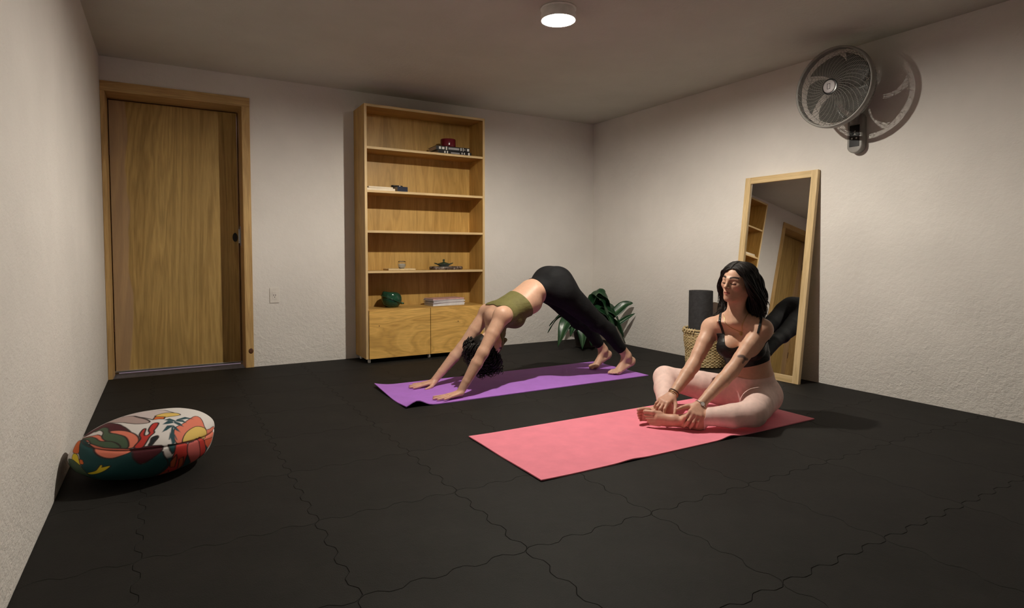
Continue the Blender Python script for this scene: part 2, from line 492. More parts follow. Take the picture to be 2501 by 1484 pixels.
for x in (BX0 + .03, xm, BX1 - .03):
    for y in (BY0 + .022, BY1 - .05):
        c_ = MB()
        Mx = Matrix.Translation((x - bc.location.x, y - bc.location.y, .016)) @ Matrix.Rotation(math.pi / 2, 4, 'Y')
        c_.lathe([(.004, -.009), (.0135, -.009), (.0158, -.006), (.0158, .006), (.0135, .009), (.004, .009)], 20, M=Mx)
        w_ = c_.build('caster_wheel', M_nylon, bc, smooth=True, sharp=.7)
        MB().box(x - bc.location.x - .012, x - bc.location.x + .012, y - bc.location.y - .009, y - bc.location.y + .009, .0315, .0342).build('caster_plate', M_steel, w_)

# ------------------------------------------------------------------ things on the shelves
def book(name, label, loc, w, d, h, rz, cover, page, group=None, cat='book', spine=None):
    """lying book: w along x, d along y, h thick; spine towards -y"""
    b = thing(name, label, cat, loc, (0, 0, rz), group)
    t = min(.003, h * .12)
    m = MB(); m.box(-w / 2, w / 2, -d / 2, d / 2, h - t, h); m.box(-w / 2, w / 2, -d / 2, d / 2, 0, t); m.box(-w / 2, w / 2, -d / 2, -d / 2 + t, t, h - t)
    m.build('cover', cover, b, bevel=.0006)
    MB().box(-w / 2 + .004, w / 2 - .004, -d / 2 + t, d / 2 - .004, t, h - t).build('page_block', page, b)
    if spine:
        for (xa, xb, za, zb, mt) in spine:
            MB().box(xa * w, xb * w, -d / 2 - .0006, -d / 2 + .0004, za * h, zb * h).build('spine_mark', mt, b)
    return b
def leaves(name, c):
    t = NT(name); w = t.noise(t.coord((2, 2, 900)), 1.0, 2, .5)
    t.color(t.ramp(w, [(.35, tuple(x * .7 for x in c)), (.65, c)])); t.set(Roughness=.8); return t.m
M_pages = leaves('page_edges', (.74, .70, .63))
M_blackc = plain('black_cover', (.012, .011, .012), .35)
M_creamc = plain('cream_cover', (.72, .62, .47), .5)
M_navyc = plain('navy_cover', (.010, .014, .035), .35)
M_greyc = plain('grey_cover', (.33, .32, .33), .4)
M_silver = plain('silver_print', (.72, .70, .66), .3)
zs = SH[0]
book('large_book', 'thick black book with silver spine lettering lying under another on top shelf', (-1.675, -.175, zs + .0004), .31, .185, .030, .03, M_blackc, M_pages, 'black books on the top shelf',
     spine=[(-.32, -.28, .25, .8, M_silver), (-.24, -.21, .2, .85, M_silver), (-.12, .14, .3, .6, M_greyc), (.2, .23, .3, .8, M_silver), (.27, .30, .3, .8, M_silver), (.40, .45, .1, .9, M_silver)])
book('large_book', 'black book with silver spine bands lying beneath the burgundy candle', (-1.687, -.178, zs + .0310), .305, .18, .034, -.02, M_blackc, M_pages, 'black books on the top shelf',
     spine=[(-.42, -.36, .2, .8, M_silver), (-.33, -.26, .2, .75, M_silver), (-.22, -.18, .1, .9, M_silver), (-.14, .18, .25, .75, M_greyc), (.22, .25, .15, .85, M_silver), (.29, .31, .1, .9, M_silver), (.34, .36, .35, .6, M_silver), (.42, .48, .2, .8, M_silver)])
M_wine = plain('burgundy_wax', (.115, .006, .014), .18)
cd = thing('candle', 'wide burgundy candle standing on the stacked black books', 'candle', (-1.698, -.185, zs + .0655))
MB().lathe([(.002, .002), (.060, 0), (.064, .004), (.065, .02), (.065, .066), (.062, .071), (.056, .070), (.05, .062), (.002, .060)], 40).build('wax_body', M_wine, cd, smooth=True, sharp=.8)
MB().tube([(0, 0, .058), (.001, 0, .066), (.003, .001, .072)], .0012, 6).build('wick', M_blackc, cd)

zs = SH[1]
book('paperback_book', 'cream paperback lying at the left end of the second shelf', (-2.312, -.180, zs + .0004), .235, .17, .020, -.02, M_creamc, M_pages)
book('slim_book', 'slim pale book lying on the cream paperback', (-2.315, -.185, zs + .0212), .20, .155, .012, .05, M_creamc, M_pages)
book('notebook', 'thick dark navy notebook beside the cream paperback', (-2.143, -.18, zs + .0004), .09, .17, .042, .12, M_navyc, M_pages)
gl = thing('eyeglasses_case', 'small black case lying across the navy notebook', 'case', (-2.150, -.175, zs + .0428), (0, 0, .1))
MB().lathe([(.001, -.06), (.010, -.058), (.012, -.04), (.012, .04), (.010, .058), (.001, .06)], 14, M=Matrix.Translation((0, 0, .0095)) @ Matrix.Rotation(math.pi / 2, 4, 'Y') @ Matrix.Diagonal((.78, 1.6, .8, 1))).build('case_shell', M_blackc, gl, smooth=True)
MB().box(.012, .022, -.0205, -.017, .006, .014).build('clasp', M_silver, gl)

zs = SH[3]
M_board = plain('pale_wood_board', (.62, .47, .26), .5, var=.15)
bd = thing('wooden_board', 'pale thin wooden board under the glass candle', 'board', (-2.137, -.185, zs + .0004))
MB().box(-.115, .115, -.07, .07, 0, .013).build('board_slab', M_board, bd, bevel=.003)
MB().lathe([(.002, 0), (.008, .0004), (.009, .001)], 16, c=(-.095, 0, .0125)).build('board_hole', M_knot, bd)
cg = thing('glass_candle', 'small clear glass with white candle wax on the pale board', 'candle', (-2.117, -.19, zs + .0137))
tg = NT('clear_glass'); tg.set(Roughness=.03); tg.b.inputs['Transmission Weight'].default_value = 1; tg.b.inputs['IOR'].default_value = 1.45
tg.b.inputs['Base Color'].default_value = (.95, .96, .95, 1)
M_wax = plain('white_wax', (.82, .80, .77), .5)
MB().lathe([(.002, 0), (.020, 0), (.029, .012), (.033, .030), (.031, .052), (.029, .060), (.0275, .060), (.0295, .050), (.0312, .030), (.027, .014), (.019, .004), (.002, .004)], 36).build('glass_cup', tg.m, cg, smooth=True)
MB().lathe([(.002, .0045), (.018, .005), (.0262, .014), (.0303, .030), (.0299, .036), (.02, .038), (.002, .037)], 32).build('wax_fill', M_wax, cg, smooth=True)
MB().tube([(0, 0, .036), (.001, 0, .046)], .001, 6).build('wick', M_blackc, cg)
# mosaic tray with a green lidded dish
def mosaic(name):
    t = NT(name); v = t.n('ShaderNodeTexVoronoi'); v.inputs['Scale'].default_value = 70
    t.l(t.coord(), v.inputs['Vector'])
    t.color(t.ramp(v.outputs['Color'], [(.2, (.03, .018, .012)), (.5, (.10, .06, .04)), (.8, (.24, .19, .16))])); t.set(Roughness=.5); return t.m
tr = thing('carved_tray', 'dark mottled carved tray under the small green dish', 'tray', (-1.715, -.175, zs + .0004))
MB().lathe([(.002, 0), (.145, 0), (.150, .006), (.150, .022), (.144, .027), (.137, .022), (.133, .014), (.002, .012)], 40, M=Matrix.Diagonal((1, .60, 1, 1))).build('tray_body', mosaic('carved_wood'), tr, smooth=True, sharp=.8)
MB().lathe([(.002, 0), (.115, 0), (.12, .004), (.115, .008), (.002, .009)], 32, c=(0, 0, .0125), M=Matrix.Diagonal((1, .55, 1, 1))).build('tray_liner', M_greyc, tr, smooth=True)
def glaze(name, c, r=.12):
    t = NT(name); n = t.noise(t.coord(), 18, 4, .6)
    t.color(t.ramp(n, [(.3, tuple(x * .6 for x in c)), (.7, tuple(x * 1.4 for x in c))])); t.set(Roughness=r); return t.m
M_green = glaze('green_glaze', (.012, .055, .030))
M_olive = glaze('olive_glaze', (.03, .045, .02), .3)
di = thing('green_dish', 'small green dish with a knobbed lid on the mottled tray', 'dish', (-1.737, -.175, zs + .0225))
MB().lathe([(.002, 0), (.028, 0), (.034, .004), (.052, .016), (.068, .026), (.070, .029), (.066, .029), (.05, .021), (.002, .015)], 36).build('dish_bowl', M_olive, di, smooth=True)
MB().lathe([(.052, .024), (.046, .030), (.028, .037), (.010, .041), (.006, .046), (.009, .054), (.010, .060), (.007, .065), (.001, .066)], 36).build('dish_lid', M_olive, di, smooth=True)
for a in (0, math.pi):
    MB().tube([(.066 * math.cos(a), 0, .027), (.080 * math.cos(a), 0, .031), (.088 * math.cos(a), 0, .034)], [.006, .005, .002], 8).build('dish_handle', M_olive, di, smooth=True)
zs = CZ
# green glazed pot with a slanted rim and spout
gp = thing('green_pot', 'glossy dark green ceramic pot with slanted lip on the cabinet top', 'pot', (-2.205, -.185, zs + .0004))
m = MB(); seg = 48; prof = [(.045, 0), (.060, .004), (.083, .028), (.096, .062), (.095, .090), (.088, .112), (.080, .124), (.074, .126), (.080, .108), (.086, .085), (.086, .06), (.074, .03), (.05, .012), (.002, .010)]
M_t = Matrix.Identity(4); m.lathe(prof, seg, close=False)
m.add([(.045 * math.cos(2 * math.pi * i / seg), .045 * math.sin(2 * math.pi * i / seg), 0) for i in range(seg)], [tuple(range(seg))])
v2 = []
for x, y, z in m.v:      # the upper half is a lid cut on a slant
    k = max(0, (z - .03) / .1); v2.append((x, y, z - x * .18 * k))
m.v = v2; gp.scale = (.86, .86, .95); m.build('pot_body', M_green, gp, smooth=True)
m = MB(); N = 60
m.tube([(.0985 * math.cos(2 * math.pi * i / N), .0985 * math.sin(2 * math.pi * i / N), .064 - .0985 * math.cos(2 * math.pi * i / N) * .38) for i in range(N)], .0042, 8, closed=True)
m.build('lip_ridge', M_green, gp, smooth=True)
MB().tube([(.09, -.02, .034), (.104, -.024, .031), (.114, -.026, .030)], [.012, .008, .005], 10).build('spout', M_green, gp, smooth=True)
MB().lathe([(.076, .1175), (.05, .128), (.02, .131), (.002, .131)], 32, close=False).build('pot_lid', M_green, gp, smooth=True)
# magazines
M_mag = [plain('magazine_cover_white', (.72, .70, .72), .35, var=.12, scale=12), plain('magazine_cover_grey', (.45, .42, .44), .35, var=.2, scale=9), plain('magazine_cover_rose', (.60, .36, .34), .35, var=.35, scale=14)]
M_mpage = leaves('magazine_pages', (.80, .78, .80))
M_red = plain('red_print', (.20, .02, .03), .5)
zz = zs + .0004
mags = [('lowest white', .011, 0.30, 0, 0), ('second white', .009, 0.27, .006, 0), ('third pale', .010, 0.33, -.004, 1), ('fourth white', .009, 0.29, .008, 0), ('fifth grey', .009, 0.35, -.006, 1), ('topmost rose-covered', .010, 0.31, 0, 2)]
for k, (nm, hh, rz, dx, ci) in enumerate(mags):
    b = book('magazine', nm + ' magazine in the stack on the cabinet top', (-1.735 + dx, -.175 + .002 * (k % 2), zz), .305, .165, hh, (rz - .15) * .75, M_mag[ci], M_mpage, 'magazines stacked on the cabinet top', 'magazine')
    if k == 5:
        for bx in ((-.12, .12, -.075, -.067), (-.12, .12, .06, .07), (-.12, -.11, -.067, .06), (.11, .12, -.067, .06)):
            MB().box(*bx, hh - .0002, hh + .0004).build('cover_border', M_red, b)
    zz += hh + .0004

# ------------------------------------------------------------------ mirror
M_pine = wood('mirror_pine', (.62, .43, .20), (.82, .63, .37), axis=2, grain=26, along=1.4, rough=.5, seed=6, streak=.25)
M_pine_h = wood('mirror_pine_cross', (.62, .43, .20), (.82, .63, .37), axis=1, grain=26, along=1.4, rough=.5, seed=8, streak=.25)
tm = NT('mirror_silver'); tm.set(Metallic=1.0, Roughness=.012); tm.b.inputs['Base Color'].default_value = (.80, .80, .78, 1)
MH, MWd, MD = 1.438, .567, .027
mir = thing('leaning_mirror', 'tall pine-framed mirror leaning against the wall', 'mirror', (-.189, -2.445, .0008), (0, 0, 0))
LEAN = .113
mir.rotation_euler = (0, LEAN, .012)
fwid = .047
# local: x = depth (front at 0, back at +MD), y across, z up
for ya in (0, MWd - fwid):
    MB().box(0, MD, ya, ya + fwid, 0, MH).build('frame_stile', M_pine, mir, bevel=.002)
for za in (0, MH - fwid):
    MB().box(.001, MD, fwid, MWd - fwid, za, za + fwid).build('frame_rail', M_pine_h, mir, bevel=.002)
MB().box(.012, .016, fwid - .004, MWd - fwid + .004, fwid - .004, MH - fwid + .004).build('mirror_glass', tm.m, mir)
MB().box(.017, .026, fwid - .004, MWd - fwid + .004, fwid - .004, MH - fwid + .004).build('backing_board', M_edge, mir)

# ------------------------------------------------------------------ basket with rolled mat
def straw(name):
    t = NT(name); n = t.noise(t.coord((30, 30, 60)), 1.0, 3, .6)
    t.color(t.ramp(n, [(.3, (.42, .28, .12)), (.5, (.62, .47, .24)), (.7, (.78, .64, .38))])); t.set(Roughness=.65)
    t.bump(t.noise(t.coord((200, 200, 60)), 1, 2), .4, .002); return t.m
M_straw = straw('woven_palm'); M_straw_d = plain('palm_shadow', (.30, .19, .08), .8, var=.3)
BKX, BKY, BKH = -.184, -1.660, .290
bk = thing('woven_basket', 'round woven palm basket holding the rolled black mat', 'basket', (BKX, BKY, 0))
rad = lambda z: .142 + .022 * min(1, z / .26) + .002 * math.sin(z * 40)
m = MB(); NS = 54; rows = 24; dz = (BKH - .030) / rows
for k in range(rows):
    z = .006 + dz * (k + .5)
    ph = (k % 2) * math.pi
    jit = rng.uniform(-.0012, .0012)
    pts = []
    for i in range(NS * 2):
        a = math.pi * i / NS
        r = rad(z) + jit + .0032 * math.cos(a * NS / 2 + ph)
        pts.append((r * math.cos(a), r * math.sin(a), z + .0008 * math.sin(a * 5 + k)))
    m.tube(pts, dz * .54, 6, closed=True, flat=((0, 0, 1), 1.0))
tag(m.build('woven_strands', M_straw, bk, smooth=True), kind='stuff')
m = MB()
for i in range(NS // 2):
    a = 2 * math.pi * (i + .5) / (NS // 2)
    m.tube([(rad(z) * math.cos(a), rad(z) * math.sin(a), z) for z in np.linspace(.004, BKH - .012, 6)], .0035, 5)
tag(m.build('upright_stakes', M_straw_d, bk, smooth=True), kind='stuff')
m = MB(); m.lathe([(.002, .002), (.139, .002), (.142, .006), (.002, .008)], 40); m.build('basket_base', M_straw_d, bk)
m = MB()
for zq, rq in ((BKH - .026, .0065), (BKH - .005, .0085)):
    pts = [((rad(zq) + .003 + .0025 * math.cos(a * 27)) * math.cos(a), (rad(zq) + .003 + .0025 * math.cos(a * 27)) * math.sin(a), zq) for a in np.linspace(0, 2 * math.pi, 109)[:-1]]
    m.tube(pts, rq, 8, closed=True)
for i in range(40):
    a = 2 * math.pi * i / 40; r = rad(BKH) + .003
    if i % 5 == 2: continue
    m.tube([((r + .008) * math.cos(a), (r + .008) * math.sin(a), BKH - .030), ((r + .009) * math.cos(a + .03), (r + .009) * math.sin(a + .03), BKH - .012), (r * math.cos(a + .05), r * math.sin(a + .05), BKH + .0045), ((r - .009) * math.cos(a + .06), (r - .009) * math.sin(a + .06), BKH - .012)], .006, 6)
m.build('braided_rim', M_straw, bk, smooth=True)
# rolled mat : a spiral sheet standing in the basket
tr_ = NT('charcoal_foam'); _co = tr_.coord((1, 1, 1))
tr_.color(tr_.ramp(tr_.noise(_co, 40, 3), [(.3, (.026, .026, .028)), (.7, (.045, .044, .047))])); tr_.set(Roughness=.75)
_w = tr_.n('ShaderNodeTexWave'); _w.inputs['Scale'].default_value = 60; _w.bands_direction = 'Z'; tr_.l(_co, _w.inputs['Vector']); tr_.bump(_w.outputs['Fac'], .10, .0015)
rm = thing('rolled_yoga_mat', 'rolled charcoal mat standing upright in the woven basket', 'yoga mat', (BKX - .022, BKY + .036, .0095))
turns, r0, r1, t_ = 5.6, .018, .098, .0062
n = 260; outer = []; inner = []
for i in range(n):
    u = i / (n - 1); a = u * turns * 2 * math.pi + 1.2; r = r0 + (r1 - r0) * u
    outer.append((r * math.cos(a), r * math.sin(a))); inner.append(((r - t_) * math.cos(a), (r - t_) * math.sin(a)))
m = MB(); v = []; f = []
zt = .572
for (a, b) in zip(outer, inner):
    v += [(a[0], a[1], 0), (a[0], a[1], zt), (b[0], b[1], zt), (b[0], b[1], 0)]
for i in range(n - 1):
    o_ = i * 4; q_ = o_ + 4
    f += [(o_, q_, q_ + 1, o_ + 1), (o_ + 1, q_ + 1, q_ + 2, o_ + 2), (o_ + 2, q_ + 2, q_ + 3, o_ + 3), (o_ + 3, q_ + 3, q_, o_)]
f += [(0, 1, 2, 3), (4 * n - 4, 4 * n - 3, 4 * n - 2, 4 * n - 1)]
m.add(v, f)
rmo = m.build('rolled_sheet', tr_.m, rm, smooth=True, sharp=.6)

# ------------------------------------------------------------------ yoga mats
def mat_mesh(name, label, x0, x1, y0, y1, mat, zfun, thick=.0045, nx=90, ny=36):
    m = MB(); v = []; f = []
    for s in (0, 1):
        for j in range(ny + 1):
            for i in range(nx + 1):
                x = x0 + (x1 - x0) * i / nx; y = y0 + (y1 - y0) * j / ny
                dx, dy, dz = zfun(x, y)
                v.append((x + dx, y + dy, dz + .0008 + s * thick))
    W_ = nx + 1; K = W_ * (ny + 1)
    for j in range(ny):
        for i in range(nx):
            a = j * W_ + i
            f.append((K + a, K + a + 1, K + a + W_ + 1, K + a + W_)); f.append((a, a + W_, a + W_ + 1, a + 1))
    for i in range(nx):
        f.append((i, i + 1, K + i + 1, K + i)); a = ny * W_ + i; f.append((a + 1, a, K + a, K + a + 1))
    for j in range(ny):
        a = j * W_; f.append((a + W_, a, K + a, K + a + W_)); a = j * W_ + nx; f.append((a, a + W_, K + a + W_, K + a))
    L = ((x0 + x1) / 2, (y0 + y1) / 2, 0)
    m.add([(a - L[0], b - L[1], c - L[2]) for a, b, c in v], f)
    o = m.build(name, mat, None, smooth=True, sharp=.8); o.location = L
    return tag(o, label, 'yoga mat')
def foam(name, c):
    t = NT(name); co = t.coord()
    t.color(t.ramp(t.noise(co, 9, 4, .6), [(.3, tuple(x * .93 for x in c)), (.7, tuple(min(1, x * 1.05) for x in c))])); t.set(Roughness=.7)
    t.b.inputs['Specular IOR Level'].default_value = .25
    t.bump(t.noise(co, 420, 2), .25, .0012); return t.m
gs = lambda x, c, w: math.exp(-((x - c) / w) ** 2)
def z_purple(x, y):
    e = max(0, (-2.50 - x) / .15)                       # curled left end
    far = max(0, min(1, (y + 1.50) / .40))
    z = .020 * e ** 2 * far + .034 * gs(x, -2.585, .055) * max(0, min(1, (-1.60 - y) / .13))
    return (.010 * e * far, 0, z)
def z_pink(x, y):
    near = max(0, (-2.90 - y) / .10)
    z = (.011 * gs(x, -1.52, .05) + .005 * gs(x, -2.13, .06)) * min(1, near) ** 1.5
    z += .005 * max(0, (-2.45 - x) / .12) * min(1, abs(y + 2.69) * 5) * .5
    return (0, 0, z)
M_purple = foam('purple_foam', (.42, .17, .62))
M_pink = foam('coral_foam', (.86, .25, .33))
mat_mesh('yoga_mat', 'purple yoga mat with a curled end under the bending woman', -2.652, -.848, -1.735, -1.115, M_purple, z_purple)
mat_mesh('yoga_mat', 'coral pink yoga mat under the seated woman', -2.580, -.872, -3.000, -2.376, M_pink, z_pink)

# ------------------------------------------------------------------ potted plant in the corner
t = NT('leaf_green'); co = t.coord()
_uv = t.n('ShaderNodeAttribute'); _uv.attribute_name = 'vein'
vein = t.ramp(_uv.outputs['Fac'], [(.0, (.07, .16, .065)), (.16, (.016, .062, .024)), (.55, (.010, .042, .016)), (.8, (.014, .055, .022)), (1, (.012, .045, .018))])
c = t.mix(vein, (.03, .10, .04), t.ramp(t.noise(co, 14, 3), [(.5, (0, 0, 0)), (.8, (.6, .6, .6))]))
t.color(c); t.set(Roughness=.32)
M_leaf = t.m
M_stem = plain('leaf_stem', (.035, .085, .03), .5)
M_potc = plain('dark_clay_pot', (.03, .022, .018), .7)
PX, PY = -.43, -.46
pl = thing('potted_plant', 'broad-leaved green plant in a dark pot in the room corner', 'plant', (PX, PY, 0))
MB().lathe([(.002, .001), (.085, .001), (.092, .006), (.115, .13), (.120, .135), (.122, .150), (.114, .152), (.108, .140), (.10, .128), (.002, .126)], 36).build('pot', M_potc, pl, smooth=True, sharp=.7)
M_soil = plain('potting_soil', (.02, .013, .009), .95, var=.5, scale=80)
MB().lathe([(.108, .128), (.06, .134), (.002, .136)], 24, close=False).build('soil', M_soil, pl, smooth=True)
def leaf(path, width, fold=.25, twist=0.0, nl=16, nw=8):
    """path: list of points base->tip in pot space; the blade starts at 35 percent of the path"""
    P = bezier(path, nl + 8)
    st = P[:6]; bl = P[5:]
    n = len(bl); v = []; f = []; vein = []
    up = Vector((0, 0, 1))
    for i, p in enumerate(bl):
        u = i / (n - 1)
        tdir = (bl[min(i + 1, n - 1)] - bl[max(i - 1, 0)]).normalized()
        side = tdir.cross(up)
        if side.length < .2: side = tdir.cross(Vector((.4, .8, .2)))
        side.normalize(); side = Matrix.Rotation(twist, 3, tdir) @ side
        nor = side.cross(tdir)
        w = width * (math.sin(math.pi * min(1, u ** .75 * 1.0)) ** .8 if 0 < u < 1 else .01)
        for k in range(nw + 1):
            s = k / nw * 2 - 1
            wav = .10 * width * math.sin(u * 17 + s * 2) * abs(s) ** 2
            v.append(p + side * (s * w) + nor * (abs(s) * w * fold + wav)); vein.append(abs(s) * .8 + .2 * (math.sin(u * 60 - abs(s) * 8) * .5 + .5) * min(1, abs(s) * 4))
    for i in range(n - 1):
        for k in range(nw):
            a = i * (nw + 1) + k
            f.append((a, a + 1, a + nw + 2, a + nw + 1))
    me = bpy.data.meshes.new('leaf'); me.from_pydata([tuple(p) for p in v], [], f); me.validate()
    at = me.attributes.new('vein', 'FLOAT', 'POINT'); at.data.foreach_set('value', vein)
    for q in me.polygons: q.use_smooth = True
    o = link('leaf', me, M_leaf, pl)
    sm = o.modifiers.new('thick', 'SOLIDIFY'); sm.thickness = .0014
    MB().tube(st, [.0045, .0045, .004, .004, .0035, .003], 6).build('stem', M_stem, o, smooth=True)
def aim(tip, width, h=.12, fold=.25, twist=0, base=None):
    b = Vector(base or (rng.uniform(-.04, .04), rng.uniform(-.04, .04), .125)); tp = Vector(tip)
    if h < .05:                                    # upright leaf on a nearly straight stalk
        leaf([b, b.lerp(tp, .3) + Vector((0, 0, .01)), b.lerp(tp, .62) + Vector((0, 0, h - .01)), b.lerp(tp, .85) + Vector((0, 0, h + .01)), tp], width, fold, twist); return
    mid = b.lerp(tp, .42); mid.z = max(b.z, tp.z) + h
    m2 = b.lerp(tp, .75); m2.z = max(b.z, tp.z) * .55 + max(tp.z, .02) * .45 + h * .75
    leaf([b, b.lerp(mid, .5) + Vector((0, 0, h * .35)), mid, m2, tp], width, fold, twist)

#   tip, half width, arch height, fold, twist
for tip, wd_, hh, fo, tw in [
        ((.191, -.160, .300), .075, .20, .22, .2), ((.380, -.213, .407), .050, .02, .25, .9), ((.400, -.221, .311), .024, -.02, .5, 1.2),
        ((.277, -.200, .099), .095, .26, .16, .3), ((.285, -.220, .040), .070, .18, .2, -.2), ((-.400, .040, .150), .045, .16, .3, .5),
        ((-.380, -.090, .040), .075, .20, .2, -.4), ((-.190, -.200, .020), .080, .18, .2, .2), ((-.280, -.140, .130), .070, .15, .2, .0),
        ((-.330, .120, .200), .050, .12, .25, .4), ((.026, -.200, .180), .085, .20, .2, .1), ((-.123, -.240, .050), .070, .22, .2, -.3), ((.15, -.24, .12), .085, .24, .18, .2),
        ((.12, -.14, .440), .060, .06, .2, .5), ((.24, -.08, .26), .080, .19, .2, -.2), ((-.20, .10, .33), .060, .10, .25, .2), ((.16, .18, .33), .065, .1, .25, 0), ((.08, -.22, .30), .075, .16, .2, -.3)]:
    aim(tip, wd_, hh, fo, tw)

# ------------------------------------------------------------------ wall fan
FX, FY, FZ = -.235, -2.680, 1.876
fan = thing('wall_fan', 'grey wall-mounted fan with round wire grille and control panel', 'fan', (0, FY, FZ))
M_grey = plain('fan_grey_plastic', (.26, .245, .225), .45)
M_wire = plain('grille_wire', (.30, .285, .26), .4)
M_blade = plain('fan_blade_dark', (.030, .030, .026), .35)
M_hub = plain('hub_cap_silver', (.50, .46, .47), .4)
FR = .236
ROTF = Matrix.Translation((FX, 0, 0)) @ Matrix.Rotation(-math.pi / 2, 4, 'Y')   # local +z -> -x (out of the wall)
def fl(m):
    m.v = [tuple(ROTF @ Vector(p)) for p in m.v]; return m
# bracket on the wall with the control panel
bm_ = MB(); pts = []
for k in range(24):
    a = 2 * math.pi * k / 24
    pts.append((.048 * math.cos(a), (.062 if math.sin(a) > 0 else -.095) + .048 * math.sin(a)))
Mw = Matrix.Translation((-.001, -.012, -.235)) @ Matrix.Rotation(-math.pi / 2, 4, 'Y') @ Matrix.Rotation(-math.pi / 2, 4, 'Z')
bm_.prism(pts, 0, .05, M=Mw)
brk = bm_.build('wall_bracket', M_grey, fan, bevel=.008, bseg=3, smooth=True, sharp=.9)
M_panel = plain('control_panel_black', (.008, .008, .009), .25)
pn = MB().box(-.0535, -.050, -.043, .019, -.338, -.205).build('control_panel', M_panel, brk, bevel=.001)
M_print = plain('panel_print', (.55, .55, .52), .5)
g = MB()
g.box(-.0542, -.0533, -.018, -.014, -.262, -.240); g.box(-.0542, -.0533, -.023, -.009, -.266, -.262); g.box(-.0542, -.0533, -.016, -.006, -.249, -.246)
g.build('panel_print', M_print, pn)
for dy in (-.026, .002):
    MB().lathe([(.001, 0), (.0055, 0), (.0055, .0015), (.001, .0018)], 14, M=Matrix.Translation((-.0533, dy, -.287)) @ Matrix.Rotation(-math.pi / 2, 4, 'Y')).build('button', M_print, pn)
# neck and motor
MB().tube([(-.03, -.01, -.19), (-.05, -.008, -.12), (-.085, -.004, -.05), (-.12, 0, -.01)], [.036, .03, .03, .034], 16).build('neck', M_grey, fan, smooth=True)
fl(MB().lathe([(.002, -.150), (.05, -.150), (.072, -.138), (.080, -.11), (.080, -.06), (.070, -.045), (.002, -.045)], 32)).build('motor_housing', M_grey, fan, smooth=True, sharp=.7)
# blades
hubb = fl(MB().lathe([(.002, -.035), (.04, -.035), (.044, -.03), (.044, .012), (.036, .020), (.002, .022)], 28)).build('blade_hub', M_blade, fan, smooth=True, sharp=.7)
for k in range(5):
    m = MB(); v = []; f = []
    NR, NA = 12, 8
    for i in range(NR + 1):
        r = .038 + (.205 - .038) * i / NR
        wdt = .62 + .25 * math.sin(math.pi * (i / NR) * .8)
        for j in range(NA + 1):
            a = 2 * math.pi * k / 5 + (j / NA - .5) * wdt * 1.3 + .5 * (i / NR) ** 1.5
            v.append((r * math.cos(a), r * math.sin(a), -.012 + (j / NA - .5) * .045 * (1 - .4 * i / NR)))
    for i in range(NR):
        for j in range(NA):
            a = i * (NA + 1) + j; f.append((a, a + 1, a + NA + 2, a + NA + 1))
    o = fl(m.add(v, f)).build('blade', M_blade, hubb, smooth=True)
    sd = o.modifiers.new('thick', 'SOLIDIFY'); sd.thickness = .003
# grilles: rim, front rings and curved spokes, rear cage
zf = lambda r: .046 + .022 * (1 - (r / FR) ** 2)
zr = lambda r: .010 - .105 * (1 - (r / FR) ** 4) ** .6
m = MB(); N = 96
prof = [(FR - .010, .044), (FR - .003, .050), (FR + .003, .046), (FR + .005, .036), (FR + .005, .014), (FR, .006), (FR - .010, .006), (FR - .004, .014), (FR - .004, .034), (FR - .010, .044)]
fl(m.lathe(prof, N, close=False)).build('rim', M_grey, fan, smooth=True)
m = MB()
NRG = 25
for k in range(NRG):
    r = .050 + (FR - .014 - .050) * k / (NRG - 1)
    m.tube([(r * math.cos(2 * math.pi * i / 72), r * math.sin(2 * math.pi * i / 72), zf(r)) for i in range(72)], .0014, 4, closed=True)
tag(fl(m).build('front_rings', M_wire, fan, smooth=True), kind='stuff')
for k in range(36):
    pts = []
    for i in range(9):
        u = i / 8; r = .046 + (FR - .010 - .046) * u
        a = 2 * math.pi * k / 36 - .75 * u ** 1.2
        pts.append((r * math.cos(a), r * math.sin(a), zf(r) + .0016))
    fl(MB().tube(pts, .0013, 4)).build('grille_spoke', M_wire, fan, smooth=True)
m = MB()
for k in range(72):
    a0 = 2 * math.pi * k / 72
    m.tube([((.07 + (FR - .012 - .07) * i / 7) * math.cos(a0 + .35 * i / 7), (.07 + (FR - .012 - .07) * i / 7) * math.sin(a0 + .35 * i / 7), zr(.07 + (FR - .012 - .07) * i / 7)) for i in range(8)], .0012, 4)
for r in (.08, .12, .16, .19, .215):
    m.tube([(r * math.cos(2 * math.pi * i / 64), r * math.sin(2 * math.pi * i / 64), zr(r)) for i in range(64)], .0016, 4, closed=True)
tag(fl(m).build('rear_cage', M_grey, fan, smooth=True), kind='stuff')
hc = fl(MB().lathe([(.002, .060), (.046, .060), (.048, .066), (.046, .072), (.040, .073), (.002, .073)], 40)).build('hub_ring', M_panel, fan, smooth=True, sharp=.7)
cp = fl(MB().lathe([(.002, .070), (.036, .070), (.038, .074), (.036, .078), (.02, .0805), (.002, .081)], 40)).build('hub_cap', M_hub, hc, smooth=True, sharp=.7)
g = MB()
for bx in ((-.0165, -.0145, -.009, .009), (.0145, .0165, -.009, .009), (-.0165, .0165, -.009, -.007), (-.0165, .0165, .007, .009)):
    g.box(bx[0], bx[1], bx[2], bx[3], .0795, .0820)
fl(g).build('hub_emblem', M_panel, cp)

